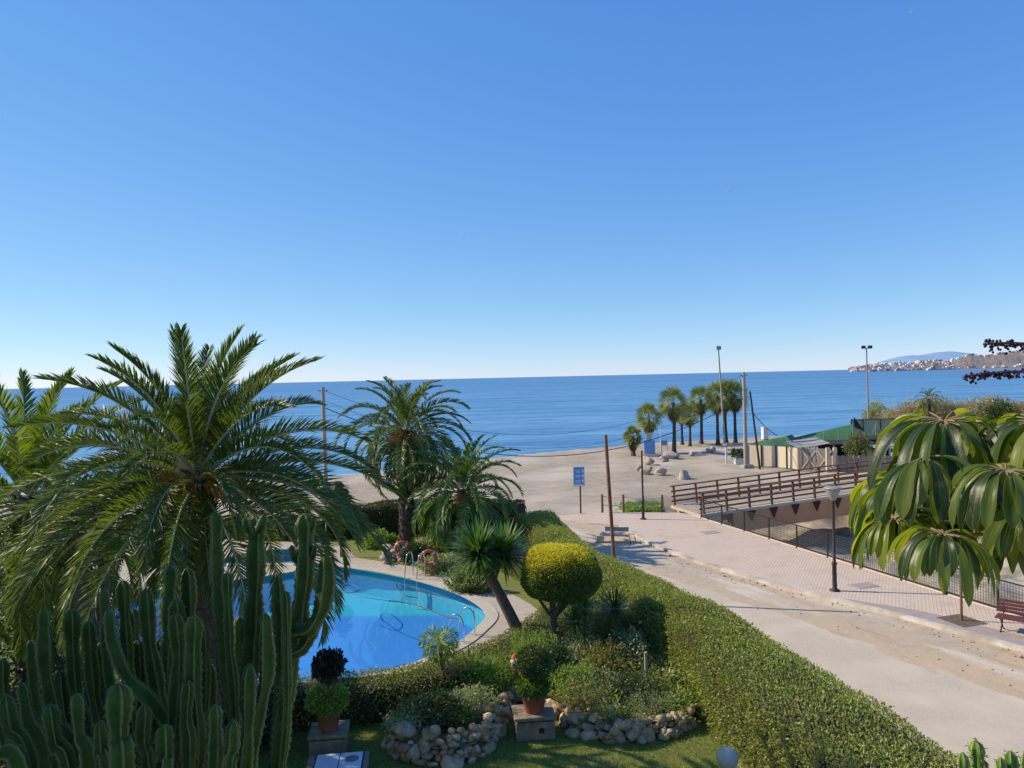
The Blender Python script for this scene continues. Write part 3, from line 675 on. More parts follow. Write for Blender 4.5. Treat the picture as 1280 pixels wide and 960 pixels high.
fz = np.where((gy > 35.0) & (gx < -9.6+(gy-35)*0.1), -0.55, fz)
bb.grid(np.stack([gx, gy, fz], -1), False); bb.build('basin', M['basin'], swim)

def catmull_path(P, n=8):
    P = np.asarray(P, float); P = np.vstack([2*P[0]-P[1], P, 2*P[-1]-P[-2]]); out = []
    for i in range(1, len(P)-2):
        a, b, c, d = P[i-1], P[i], P[i+1], P[i+2]
        for k in range(n):
            t = k/n; out.append(0.5*((2*b)+(-a+c)*t+(2*a-5*b+4*c-d)*t*t+(-a+3*b-3*c+d)*t**3))
    out.append(P[-2]); return np.array(out)
def ladder(label, base, wd, ang, into, name='pool_ladder', steps=3, h=0.9):
    base = np.asarray(base, float); r = thing(name, label, 'pool ladder', base)
    d = np.array([math.cos(ang), math.sin(ang), 0]); s_ = np.array([-d[1], d[0], 0])
    for sg in (-1, 1):
        o = base+s_*sg*wd/2
        P = [o, o+[0, 0, h*.6], o+d*.08+[0, 0, h*.92], o+d*.28+[0, 0, h], o+d*.48+[0, 0, h*.85], o+d*.62+[0, 0, .3], o+d*.66-[0, 0, .2], o+d*.66-[0, 0, into]]
        mb = MB(); mb.tube(catmull_path(P), 0.024, 8); mb.build('handrail', M['chrome'], r)
    for k in range(steps):
        mb = MB(); q = base+d*.66-[0, 0, 0.2+k*.28]; mb.bar(q-s_*wd/2, q+s_*wd/2, .08, .03); mb.build('step', M['chrome'], r)
    return r
pN = G(581, 801); ladder('chrome pool ladder on the near right rim of the pool', (pN[0]+.15, pN[1], .03), 0.75, R(155), 0.9)
pF = G(520, 722); ladder('chrome pool ladder on the far rim beside the lifebuoy', (pF[0]+.1, pF[1]+.25, .03), 0.6, R(-115), 0.9, h=1.05)
pL = G(297, 729); ladder('chrome hoop handrail on the stone spit by the shallow bay', (pL[0], pL[1]+.1, .03), 0.55, R(-80), 0.8)

def lifebuoy(label, c, r_, axis, stand=None, name='lifebuoy'):
    c = np.asarray(c, float); r = thing(name, label, 'lifebuoy', (c[0], c[1], 0), 'orange lifebuoys around the pool')
    ax = nrm(np.asarray(axis, float)); u = nrm(np.cross(ax, [0, 0, 1.0])); v = np.cross(u, ax)
    a = np.linspace(0, 2*math.pi, 33); P = c+r_*(np.cos(a)[:, None]*u+np.sin(a)[:, None]*v)
    mb = MB(); mb.tube(P, 0.075, 10, cap=False); rg = mb.build('ring', M['orange'], r)
    for k in range(4):
        q = (k+.5)*math.pi/2; aa = np.linspace(q-.13, q+.13, 4)
        b = MB(); b.tube(c+r_*(np.cos(aa)[:, None]*u+np.sin(aa)[:, None]*v), 0.079, 10); b.build('band', M['white'], rg)
    if stand:
        for sg in (-1, 1):
            b = MB(); q = c+u*sg*.16; b.tube([[q[0], q[1], 0], [q[0], q[1], c[2]-r_*.8]], .025, 6); b.build('stand_leg', M['post_wood'], r)
    return r
p = G(536, 721); lifebuoy('bright orange lifebuoy standing on the far right rim of the pool', (p[0], p[1]+.15, .78), .30, (0.1, -1, .1), True)
p = G(501, 708); lifebuoy('dull shaded orange lifebuoy near the pale stones left of the bright one', (p[0], p[1]+.5, .7), .30, (0.3, -1, .1), True)
lifebuoy('orange lifebuoy leaning behind the leaning yucca trunk', (0.0, 20.5, .62), .34, (0.85, -.35, .25))
hb = MB(); q0, q1 = G(486, 751, -.12), G(572, 771, -.12)
t = np.linspace(0, 1, 24)[:, None]; P = q0*(1-t)+q1*t; P[:, 1] += .25*np.sin(t[:, 0]*5); P[:, 2] = -.12
hb.tube(P, .028, 6); tag(hb.build('pool_hose', M['hose']), 'dark cleaning hose floating across the pool', 'hose')
hb = MB(); P = catmull_path([G(x, y, -.12) for x, y in ((486, 751), (460, 747), (440, 742), (428, 734), (440, 731), (449, 737), (436, 741), (420, 738))], 6)
hb.tube(P, .018, 5); tag(hb.build('thin_hose', surf('blue_hose', (0.05, .2, .42), (0.04, .16, .36), 8, .5)), 'thin blue looped hose floating in the pool', 'hose')

# ------------------------------------------------------------------ hedges
def hedge(name, label, ctr, wid, hgt, leaf, n, size, seed, spread=0.9, z0=0.0, lump=0.10):
    g = np.random.default_rng(seed); P = catmull_path(ctr, 8); m = len(P)
    wd = np.interp(np.linspace(0, 1, m), np.linspace(0, 1, len(wid)), wid); hg = np.interp(np.linspace(0, 1, m), np.linspace(0, 1, len(hgt)), hgt)
    d = nrm(np.gradient(P, axis=0)); nn = np.stack([-d[:, 1], d[:, 0]], 1)
    prof = np.array([(-1, 0), (-1.02, .5), (-.97, .9), (-.8, .99), (0, 1.02), (.8, .99), (.97, .9), (1.02, .5), (1, 0)])
    pl = np.concatenate([[0], np.cumsum(np.linalg.norm(np.diff(prof*[1, 1.6], axis=0), axis=1))]); pl /= pl[-1]
    nz = snoise(seed, 1.3); nz2 = snoise(seed+5, 4.0)
    def pt(s, q, inset=0.0):
        i = s*(m-1); a = np.clip(i.astype(int), 0, m-2); f = (i-a)[:, None]
        c = P[a]*(1-f)+P[a+1]*f; N_ = nrm(nn[a]*(1-f)+nn[a+1]*f); w_ = np.interp(s, np.linspace(0, 1, m), wd)/2; h_ = np.interp(s, np.linspace(0, 1, m), hg)
        u = np.interp(q, pl, prof[:, 0]); v = np.interp(q, pl, prof[:, 1])
        out = np.c_[c+N_*(u*(w_-inset))[:, None], z0+v*(h_-inset)]
        on = nrm(np.c_[N_*(u**3)[:, None], (v**4)[:, None]+.05]); return out, on
    mb = MB()
    ss, qq = np.linspace(0, 1, m*2), np.linspace(0, 1, 25); A, B = np.meshgrid(ss, qq, indexing='ij')
    v, on = pt(A.ravel(), B.ravel(), .07); v = v+on*((nz(v)*lump+nz2(v)*lump*.4)[:, None]-.03); mb.grid(v.reshape(len(ss), 25, 3), True, 1)
    for k in (0, -1):
        e = v.reshape(len(ss), 25, 3)[k]; mb.poly([(q[0], q[1], q[2]) for q in e], None, 1) if False else mb.add(np.vstack([e, e.mean(0)]), [(i, i+1, 25) for i in range(24)], False, 1)
    L_ = np.linalg.norm(np.diff(P, axis=0), axis=1).sum()
    s = g.uniform(0, 1, n); q = g.uniform(0, 1, n); v, on = pt(s, q)
    # ends
    k = g.uniform(0, 1, n) < 0.04; s[k] = np.where(g.uniform(0, 1, k.sum()) < .5, 0, 1)
    v2, on2 = pt(s, q); v[k] = v2[k]; cc, _ = pt(s, np.full(n, .5)); fr = g.uniform(0, 1, n)[:, None]
    base = cc.copy(); base[:, 2] = z0+fr[:, 0]*(cc[:, 2]-z0); v[k] = (v*fr+base*(1-fr))[k]
    v = v+on*((nz(v)*lump+nz2(v)*lump*.4)+g.normal(size=n)*.035)[:, None]
    mb.leaves(v, on, size, g, spread, .55)
    # stray shoots
    ns = int(n*.012); i = g.integers(0, n, ns); mb.leaves(v[i]+on[i]*g.uniform(0, .1, (ns, 1)), on[i], size*1.3, g, .4, .4)
    return tag(mb.build(name, [leaf, M['hedge_core']]), label, 'hedge')
hedge('boundary_hedge', 'long thick green hedge along the road on the right of the garden', [(0.95, 37.6), (1.6, 33.5), (2.2, 29.5), (3.6, 25.3), (4.8, 22), (5.5, 18.6), (6.35, 14.2), (7.4, 9.5)], [1.9, 1.7, 1.7, 1.75, 2.0, 2.3, 2.3], [1.75, 1.8, 1.8, 1.85, 1.8, 1.8], M['hedge'], 120000, .072, 21, lump=.07)
hedge('low_hedge', 'low olive clipped hedge curving around the near side of the pool', [(-.6, 34.6), (.55, 32.2), (1.45, 29.6), (1.85, 27.4), (1.75, 25.9), (.85, 23.6), (-.35, 21.5), (-1.7, 20.1), (-3.4, 19.3), (-6, 19.0), (-9.5, 19.3), (-12, 20)], [1.3, 1.3, 1.25, 1.2, 1.1, 1.1], [.95, .95, .95, .95], M['hedge_olive'], 56000, .06, 22, lump=.06)
hedge('beachside_hedge', 'dark tall hedge between the lawn and the beach behind the middle palm', [(-10.2, 41.4), (-7, 41.5), (-4, 41.3), (-1.5, 41.0), (.3, 40.2)], [1.3, 1.4, 1.5], [1.65, 1.8, 1.7, 1.9], M['hedge_dark'], 26000, .085, 23)
hedge('clipped_hedge', 'low clipped hedge behind the shallow bay of the pool', [(-20, 42.8), (-16, 42.0), (-12.5, 41.3), (-10.4, 40.9)], [1.0, 1.0], [1.1, 1.1], M['hedge_olive'], 9000, .085, 24)

# ------------------------------------------------------------------ palms in the garden
pc = D(246, 597, 15.5)
date_palm('largest date palm with long arching fronds and orange stalks before the pool', (pc[0]+.05, 15.5, 0), pc, 58, 3.75, .58, .029, 31, M['palm'], .34, vang=.62, rk=1.7, els=(84, -24), npair=118, droop=(.5, 1.5), fruit=7, lq=(.76, .86, 1.0, 1.1), extra=[(R(a), R(e), l, d) for a, e, l, d in ((170, 26, 4.3, 1.1), (185, 14, 4.4, 1.1), (200, 4, 4.4, 1.15), (215, -4, 4.2, 1.1), (232, -8, 3.8, 1.0), (178, -2, 4.4, 1.2), (192, -14, 4.1, .9), (208, -20, 3.8, .8), (-25, 12, 4.2, 1.25), (-8, 2, 4.4, 1.15), (12, 14, 4.3, 1.1), (-75, -35, 2.6, .6), (-95, -42, 2.5, .5), (-60, -48, 2.4, .5))])
pc = D(34, 628, 18.5)
date_palm('pale green date palm cut by the left edge of the photo', (pc[0], 18.5, 0), pc, 54, 3.7, .56, .044, 32, M['palm_light'], .33, vang=.6, rk=1.4, els=(82, -60), npair=80, droop=(.6, 1.6))
pm = G(509, 683); pc = D(507, 541, pm[1])
date_palm('tall date palm with bare trunk on the lawn behind the pool', pm, pc, 74, 3.8, .50, .052, 33, M['palm'], .38, els=(84, -48), npair=64, droop=(1.1, 2.3), fruit=3, r1=.33)
pm = G(582, 694); pc = D(580, 616, pm[1])
date_palm('short dark date palm in front of the far end of the boundary hedge', pm, pc, 56, 3.3, .48, .052, 34, M['palm_dark'], .33, els=(84, -35), npair=60, droop=(1.0, 2.2), fruit=1)
# leaning grey stems at the left
for i, (a, b, lab) in enumerate((((112, 800), (92, 712), 'left of two smooth blue grey trunks under the palms at the left'), ((124, 775), (136, 672), 'right taller one of two smooth blue grey trunks under the palms at the left'))):
    Yd = 17.5+i*1.5; p0 = D(*a, Yd); p1 = D(*b, Yd); g = np.random.default_rng(60+i)
    dv = p1-p0; p0 = p0+dv*((0-p0[2])/dv[2]); r = thing('yucca_tree', lab, 'yucca', p0)
    t = np.linspace(0, 1, 8)[:, None]; mb = MB(); mb.tube(p0*(1-t)+p1*t, np.linspace(.24, .15, 8), 10); mb.build('trunk', M['bluebark'], r)
    lf = MB(); n = 90
    d = nrm(g.normal(size=(n, 3))+[0, 0, .3]); pp = np.tile(p1+[0, 0, .1], (n, 1))+d*.08
    lf.leaves(pp, d*4, .75, g, .2, .07); lf.build('crown', M['shrub_c'], r)

def sword_head(mb, c, n, L, wd, g, up=.25, mi=0, lo=-.75):
    d = nrm(g.normal(size=(n, 3))); d = d[(d[:, 2] > lo)]; d = nrm(d+[0, 0, up]); n = len(d)
    sd_ = nrm(np.cross(d, [0, 0, 1.0])); ln = (L*g.uniform(.75, 1.1, n))[:, None]; w_ = sd_*wd/2
    p = c+d*.08; q = p+d*ln*.55; tip = p+d*ln-np.array([0, 0, 1])*ln*g.uniform(0, .12, (n, 1))
    v = np.stack([p-w_*.8, p+w_*.8, q+w_, q-w_, tip], 1).reshape(-1, 3); i = np.arange(n)[:, None]*5
    mb.add(v, [tuple(x) for x in np.concatenate([i, i+1, i+2, i+3], 1)]+[tuple(x) for x in np.concatenate([i+3, i+2, i+4], 1)], False, mi)
def yucca(label, base, pts, heads, n, L, wd, seed, r0=.16, leaf='yucca', name='yucca_tree', bark='bark'):
    g = np.random.default_rng(seed); r = thing(name, label, 'yucca', base)
    mb = MB(); P = catmull_path(pts, 6); mb.tube(P, np.interp(np.linspace(0, 1, len(P)), [0, .2, 1], [r0*1.5, r0, r0*.7]), 10)
    for h_ in heads: mb.tube([P[-1], (P[-1]+np.asarray(h_))/2, h_], [r0*.7, r0*.55, r0*.5], 8)
    mb.build('trunk', M[bark], r); lf = MB()
    for h_ in heads: sword_head(lf, np.asarray(h_), n, L, wd, g)
    lf.build('crown', M[leaf], r); return r
b = G(660, 822); Yy = b[1]
c1, c2 = D(598, 692, Yy-.25), D(629, 694, Yy+.2); top = D(614, 722, Yy)
yucca('leaning yucca with spiky rosettes on a thick bare trunk beside the pool', b, [b-[0, 0, .05], b*.6+top*.4+np.array([.06, 0, 0]), top], [c1, c2], 480, 1.10, .066, 71, .21)

# golden topiary tree
b = G(697, 832); g = np.random.default_rng(81); cY = b[1]
r = thing('topiary_tree', 'round clipped topiary tree with golden yellow top in the flower bed', 'tree', b)
mb = MB(); fork = D(692, 772, cY)
mb.tube(catmull_path([b-[0, 0, .05], D(694, 805, cY), fork], 5), np.linspace(.13, .10, 11), 10)
cc = D(701, 720, cY)
for ex, ey, ez in ((-.9, -.2, -.1), (.8, .3, 0), (.1, -.6, .1), (-.4, .5, .1), (.4, -.3, .2), (-.2, .1, .3)):
    e = cc+np.array([ex, ey, ez]); t = np.linspace(0, 1, 6)[:, None]; mb.tube(fork*(1-t)+e*t+np.array([0, 0, -.12])*np.sin(t*3.14), np.linspace(.07, .025, 6), 7)
mb.build('trunk', M['bark'], r)
n = 46000; d = nrm(g.normal(size=(n, 3))); sgn = np.sign(d[:, 2])
rad = np.where(d[:, 2:3] > 0, np.array([1.14, 1.08, .92]), np.array([1.14, 1.08, .70]))
pw = (np.abs(d)**2.25).sum(1)**(-1/2.25)
nz = snoise(82, 3.0)(d)*.045+snoise(83, 8.0)(d)*.03
vol = 1-.28*g.uniform(0, 1, n)**2
P = cc+d*rad*(pw*(1+nz*1.5)*vol)[:, None]
yel = (d[:, 2]+nz*2+g.normal(size=n)*.26-d[:, 0]*.16) > .50
lf = MB(); lf.leaves(P, d, .062, g, .8, .5, np.where(yel, 1, 0))
lf.ball(cc+[0, 0, .1], 1.0, 12, 2, squash=(.9, .86, .6))
lf.build('crown', [M['topiary'], M['gold'], M['hedge_core']], r)
# two tier topiary by the far rim
c = D(425, 632, 36.7); g = np.random.default_rng(84); base = np.array([c[0], c[1], 0])
r = thing('tiered_topiary', 'small topiary of a ball under a flat disc beyond the far pool rim', 'topiary', base)
mb = MB(); mb.tube([base, base+[0, 0, 3.2]], [.07, .04], 8); mb.build('trunk', M['bark'], r)
lf = MB()
for cz, rd in ((c[2], (.48, .48, .42)), (c[2]+.63, (.42, .42, .17)), (c[2]+.95, (.16, .16, .14))):
    p, d = blob_points((c[0], c[1], cz), rd, 2600, 5, g, .3, .05); lf.leaves(p, d, .07, g)
    lf.ball((c[0], c[1], cz), 1, 8, 1, squash=np.array(rd)*.86)
lf.build('crown', [M['hedge_dark'], M['hedge_core']], r)

# ------------------------------------------------------------------ rockeries and beds
def rockery(label, line, hgt, seed, sz=(.065, .15), rows=6):
    g = np.random.default_rng(seed); P = catmull_path(line, 12); mb = MB()
    cum = np.concatenate([[0], np.cumsum(np.linalg.norm(np.diff(P, axis=0), axis=1))])
    k = 0
    for rw in range(rows):
        s = g.uniform(0, .1)
        while s < cum[-1]:
            rd = g.uniform(*sz)*(1.15 if rw == 0 else .95)*(1.7 if g.uniform() < .08 else 1); x = np.interp(s, cum, P[:, 0]); y = np.interp(s, cum, P[:, 1])
            mb.ball((x+g.normal()*.05, y+rw*.05+g.normal()*.06, hgt*(rw+.42)/rows+g.normal()*.02), rd, 5, 0, .35, int(g.integers(1e6)), (g.uniform(.9, 1.25), g.uniform(.8, 1.1), g.uniform(.7, 1)))
            s += rd*1.55; k += 1
    q = np.c_[P, np.full(len(P), -.02)]; mb.grid(np.stack([q+[0, .12, 0], q+[0, .2, hgt*.85], q+[0, .5, hgt*.8]]), False, 1)
    return tag(mb.build('rockery_wall', [M['stone'], M['soil']]), label, 'rock wall')
l1 = W((484, 933), (494, 946), (520, 953), (555, 957), (590, 951), (610, 938), (618, 922), (626, 908), (640, 896))
rockery('rounded dry stone rockery wall around the bed left of the potted plant', l1, .62, 91)
l2 = W((676, 888), (690, 899), (705, 908), (730, 920), (755, 928), (790, 927), (820, 923), (852, 917), (868, 905))
rockery('curved dry stone rockery wall below the shrubs in the middle of the garden', l2, .42, 92, (.07, .16), 4)
sb1 = MB(); poly = [tuple(p) for p in catmull_path(l1, 4)]+[(.45, 19.2), (.2, 20.4), (-.9, 19.3), (-2.0, 18.3), (-2.75, 17.6)]
sb1.poly(poly, .36); struct('bed_soil', sb1, M['soil'])
sb2 = MB(); poly = [tuple(p+[0, .15]) for p in catmull_path(l2, 4)]+[(4.6, 19), (4.1, 21.5), (3.2, 25), (2.2, 27.5), (1.6, 24.5), (.9, 22), (.55, 20)]
sb2.poly(poly, .20); struct('flower_bed', sb2, M['soil'])
for i, (px, py, z, rad, n, size, leaf, lab, wd) in enumerate((
    (548, 905, .36, (.75, .5, .38), 3800, .09, 'shrub_c', 'dark green ground shrub filling the left rockery bed', .4),
    (510, 915, .36, (.5, .35, .22), 1600, .08, 'shrub_b', 'small grey green shrub at the left tip of the rockery bed', .4),
    (588, 898, .36, (.5, .4, .36), 2400, .08, 'shrub_b', 'grey green shrub behind the larger stones of the left rockery', .4),
    (574, 908, .36, (.3, .25, .22), 1100, .08, 'shrub_a', 'yellow green tuft on the stones of the left rockery', .3),
    (618, 868, .3, (.55, .5, .5), 2600, .09, 'shrub_a', 'bright leafy shrub beneath the small spiky palm near the low hedge', .4),
    (664, 850, .2, (.5, .5, .75), 3600, .10, 'shrub_a', 'bright leafy bush behind the flower pot on its stone block', .4),
    (690, 842, .2, (.45, .4, .6), 2400, .08, 'shrub_c', 'dark bush at the foot of the golden topiary trunk', .5),
    (722, 838, .2, (.6, .5, .55), 3400, .09, 'shrub_b', 'grey leaved bush right of the golden topiary trunk', .5),
    (727, 868, .2, (.5, .4, .5), 2600, .09, 'shrub_a', 'bright green bush just above the middle stones of the rockery', .4),
    (757, 850, .2, (.6, .5, .6), 3200, .10, 'shrub_red', 'reddish green flowering bush in the middle of the flower bed', .4),
    (752, 880, .2, (.55, .4, .42), 2600, .07, 'shrub_b', 'pale low bush over the stones at the middle of the rockery', .4),
    (785, 880, .2, (.55, .45, .5), 2800, .08, 'shrub_c', 'dark low bush beside the pale wooden stake', .5),
    (782, 838, .2, (.5, .5, .75), 3000, .10, 'shrub_b', 'tall grey bush in front of the hedge shadow', .5),
    (812, 893, .2, (.5, .35, .3), 2200, .07, 'shrub_b', 'low straggly bush at the right end of the rockery', .25),
    (735, 800, .2, (.55, .5, .85), 3600, .10, 'shrub_a', 'tall bright bush behind the trunk of the golden topiary', .3),
    (765, 805, .2, (.5, .45, .9), 3000, .11, 'shrub_red', 'tall bronze leaved bush below the dark spiky yucca', .4),
    )):
    p = G(px, py, z); k = 1.28 if i > 4 else 1.1; shrub('garden_shrub', lab, 'shrub', p, np.array(rad)*k*(np.array([1.05, 1.05, .66]) if i > 4 else 1), int(n*1.2), size, M[leaf], 100+i, wid=wd)
g = np.random.default_rng(128); mb = MB(); P = []
bedp = np.array([tuple(p+[0, .25]) for p in catmull_path(l2, 4)]+[(4.3, 19), (3.9, 21.5), (3.0, 24.4), (1.9, 26), (1.2, 22.5), (.75, 20)])
for k in range(150):
    while True:
        x, y = g.uniform(.5, 4.6), g.uniform(17.5, 26)
        if inside(bedp, np.array([x]), np.array([y]))[0]: break
    m = int(g.uniform(60, 170)); hh = g.uniform(.15, .6); a = g.normal(size=(m, 3))*[.16, .16, 0]; z = g.uniform(0, 1, m)**.7*hh
    mi = int(g.integers(0, 4)); mb.leaves(np.c_[x+a[:, 0], y+a[:, 1], .2+z], np.c_[a[:, :2]*3, np.full(m, .7)], g.uniform(.06, .15), g, .8, g.uniform(.2, .6), mi)
tag(mb.build('ground_cover', [M['shrub_a'], M['shrub_b'], M['shrub_red'], M['hedge']]), 'mixed low leafy plants filling the flower bed behind the rockery', 'ground cover', kind='stuff')
# small palms / yuccas in the bed
b = G(552, 884); tp = D(549, 802, b[1]); g = np.random.default_rng(131)
r = thing('young_palm', 'slim young palm with drooping top in the left rockery bed', 'palm tree', b)
t = np.linspace(0, 1, 9)[:, None]; mb = MB(); mb.tube(b*(1-t)+tp*t+np.array([.05, 0, 0])*np.sin(t*3), np.linspace(.07, .045, 9), 8); mb.build('trunk', M['bark'], r)
lf = MB(); rb = MB()
for i in range(22): frond(lf, rb, tp, i*2.4, R(70-i*5), .62, 2.3, 22, .26, .022, g, rach=.008, bare=.15)
lf.build('crown', M['shrub_a'], r); rb.build('frond_stem', M['rachis'], r)
for i, (px, py, ph, n, L, lab, lf_) in enumerate(((588, 862, 845, 120, .75, 'spiky stemless yucca beside the slim young palm', 'yucca'), (768, 832, 762, 130, .7, 'dark slender yucca standing against the hedge shadow', 'shrub_c'), (718, 828, 778, 100, .62, 'green slender yucca just right of the golden topiary trunk', 'yucca'),
                                       (730, 815, 762, 90, .6, 'short yucca half hidden under the golden crown', 'yucca'), (758, 838, 800, 110, .7, 'low dark yucca rosette among the bed shrubs', 'shrub_c'))):
    b = G(px, py, .2); h_ = D(px, ph, b[1]); yucca(lab, b, [b-[0, 0, .05], (b+h_)/2+[.02, 0, 0], h_], [h_+[0, 0, .02]], n, L, .05, 140+i, .05, lf_, 'yucca_plant')
sp = G(808, 874, .2); mb = MB(); top = D(807, 815, sp[1]); mb.tube([sp-[0, 0, .2], sp*.5+top*.5+[.01, 0, 0], top], [.055, .05, .045], 8)
tag(mb.build('wooden_stake', surf('bleached_wood', (.40, .34, .25), (.27, .22, .16), 10, .9)), 'pale bleached wooden stake upright in the flower bed', 'stake')
p = G(690, 826, .2); r = thing('plant_pot', 'cream urn shaped pot half hidden behind the topiary trunk', 'plant pot', p)
mb = MB(); mb.lathe((p[0]-.05, p[1]+.2, .2), [(0, 0), (.17, 0), (.2, .05), (.16, .1), (.25, .38), (.31, .45), (.31, .5), (.26, .5), (.22, .42), (0, .42)], 20); mb.build('pot', M['cream_pot'], r)
mb = MB(); g = np.random.default_rng(3); a = g.normal(size=(40, 3))*.07+[p[0]-.05, p[1]+.2, .75]; mb.leaves(a, np.tile([0, 0, 1.0], (40, 1)), .3, g, .7, .25); mb.build('plant', M['shrub_b'], r)

# pots on stone blocks
def pot_block(px, py, wdt, hh, labb, hole=False, rz=.1, dp=.75):
    p = G(px, py); r = thing('stone_block', labb, 'stone block', (p[0], p[1]+dp/2, 0), rz=rz); mb = MB()
    mb.box((0, 0, hh/2-.04), (wdt, dp, hh-.08)); bevel(mb.build('base', M['block'], r, True), .02)
    mb = MB(); mb.box((0, 0, hh), (wdt*1.06, dp*1.06, .08)); bevel(mb.build('cap', M['block'], r, True), .015)
    if hole:
        mb = MB(); n = 16; a = np.arange(n)*2*math.pi/n; v = np.stack([.14+.07*np.cos(a), np.full(n, -dp/2-.003), hh*.48+.07*np.sin(a)], 1); v2 = v*[1, 1, 1]+[0, -.012, 0]
        mb.add(np.vstack([v2, v2.mean(0)]), [(i, (i+1) % n, n) for i in range(n)]); mb.build('hole', M['black'], r, True)
    return p, hh+.04
def pot(label, x, y, z, r1, h, leaves_):
    r = thing('plant_pot', label, 'plant pot', (x, y, z)); mb = MB()
    mb.lathe((x, y, z), [(0, 0), (r1*.68, 0), (r1*.72, .02), (r1*.97, h*.82), (r1*1.06, h*.83), (r1*1.08, h), (r1*.98, h), (r1*.93, h*.86), (0, h*.86)], 24); mb.build('pot', M['terracotta'], r)
    leaves_(r, np.array([x, y, z+h*.9])); return r
def pl1(r, c):
    g = np.random.default_rng(151); mb = MB(); p, d = blob_points(c+[0, 0, .22], (.46, .44, .27), 2600, 5, g, .5, .2); mb.leaves(p, d, .10, g, .8, .55); mb.build('foliage', M['shrub_a'], r)
    mb = MB(); mb.tube([c, c+[.03, 0, .5], c+[0, 0, .9]], [.03, .025, .02], 6)
    for q in range(5): mb.tube([c+[0, 0, .5], c+[.2*math.cos(q*1.3), .2*math.sin(q*1.3), .95]], [.015, .008], 5)
    mb.build('stem', M['bark'], r)
    mb = MB(); p, d = blob_points(c+[0, 0, 1.02], (.33, .33, .30), 1700, 9, g, .6, .25); mb.leaves(p, d, .11, g, .9, .6); mb.build('crown', leafmat('bronze_leaf', [(.03, .025, .016), (.05, .035, .022), (.03, .04, .02)], .15), r)
def pl2(r, c):
    g = np.random.default_rng(152); mb = MB(); p, d = blob_points(c+[0, 0, .12], (.34, .34, .2), 900, 5, g, .5, .25); mb.leaves(p, d, .13, g, .8, .8); mb.build('foliage', leafmat('lime_leaf', [(.14, .22, .03), (.2, .28, .05), (.1, .17, .03)], .4), r)
    mb = MB()
    for q in range(7): mb.tube([c, c+[.06*math.cos(q), .06*math.sin(q), .5]], [.014, .01], 5)
    mb.build('stem', M['bark'], r)
    mb = MB(); p, d = blob_points(c+[0, 0, .72], (.42, .42, .34), 2600, 8, g, .5, .2); mb.leaves(p, d, .09, g, .8, .5); mb.build('crown', M['shrub_c'], r)
p, z = pot_block(407, 945, .84, .42, 'pale cut stone block in the shade under the left flower pot', rz=.12)
pot('shaded terracotta pot with a bronze standard plant over bright green leaves', p[0], p[1]+.35, z, .30, .52, pl1)
p, z = pot_block(668, 927, .92, .52, 'weathered grey stone block with a round hole in its front', True, rz=.1)
pot('sunlit terracotta pot with lime leaves on the block with a round hole', p[0]+.02, p[1]+.36, z, .31, .52, pl2)
p = G(420, 958, .3); r = thing('tiled_plinth', 'low stone plinth topped with white ceramic tiles and a small oval picture', 'plinth', (p[0], p[1]+.1, 0), rz=.12)
mb = MB(); mb.box((0, 0, .15), (1.3, 1.0, .3)); bevel(mb.build('base', M['block'], r, True), .02)
mb = MB(); mb.box((.03, .06, .306), (1.05, .8, .012)); mb.build('tile_bed', M['joint'], r, True)
for i in range(2):
    mb = MB(); mb.box((-.22+i*.50, .06, .318), (.48, .74, .012)); bevel(mb.build('tile', M['tilewhite'], r, True), .004)
mb = MB(); mb.lathe((.30, .14, .3245), [(0, .002), (.15, .002), (.155, 0)], 24); mb.build('picture', M['tilegrey'], r, True)

# globe lamp
c = D(909, 948, 14.0); r = thing('globe_lamp', 'grey glass globe garden lamp at the foot of the long hedge', 'lamp', (c[0], c[1], 0))
mb = MB(); mb.lathe((c[0], c[1], 0), [(.10, 0), (.10, .05), (.045, .08), (.045, c[2]-.22), (.10, c[2]-.2), (.10, c[2]-.16)], 16); mb.build('post', M['black'], r)
mb = MB(); mb.ball(c, .20, 16); mb.build('globe', M['globe'], r)

# pale stones of the far flower bed, small shrubs there
g = np.random.default_rng(160); mb = MB()
for i in range(46):
    p = G(478+g.uniform(0, 46), 692+g.uniform(-7, 14)); mb.ball((p[0], p[1], .1+g.uniform(0, .2)), g.uniform(.1, .2), 5, 0, .35, int(g.integers(1e6)), (1.2, 1, .8))
tag(mb.build('stone_pile', M['boulder']), 'heap of pale stones edging the bed left of the far lifebuoys', 'stones'); mb = MB()
for i in range(22):
    p = G(538+g.uniform(0, 26), 668+g.uniform(-3, 4)); mb.ball((p[0], p[1], .1), g.uniform(.1, .2), 5, 0, .35, int(g.integers(1e6)), (1.2, 1, .8))
tag(mb.build('stone_pile', M['boulder']), 'row of pale stones between the tall and the short date palm', 'stones')
for i, (px, py, rad, leaf, lab) in enumerate(((556, 688, (1.2, .6, .5), 'shrub_b', 'spreading grey shrub between the tall and the short date palm'), (553, 716, (.9, .5, .4), 'shrub_b', 'low grey shrub right of the bright lifebuoy'), (522, 703, (.6, .4, .45), 'shrub_c', 'dark shrub between the two far lifebuoys'),
    (474, 684, (.9, .5, .4), 'shrub_a', 'low bright shrub at the edge of the far lawn'), (196, 706, (.9, .6, .6), 'shrub_c', 'dark bush at the end of the paved deck'), (600, 700, (.9, .6, .6), 'shrub_c', 'dark bush at the foot of the short date palm'),
    (590, 740, (.9, .5, .55), 'hedge_olive', 'olive bush behind the spiky yucca rosettes'), (30, 800, (1.8, 1.2, 1.3), 'shrub_c', 'large dark bush in deep shade at the left edge'), (115, 760, (1.5, 1.0, .8), 'shrub_c', 'dark bush around the blue grey trunks'), (5, 735, (1.5, 1, 1.5), 'shrub_c', 'tall dark bush under the pale green palm'))):
    shrub('garden_shrub', lab, 'shrub', G(px, py), rad, 3600, .13, M[leaf], 170+i)
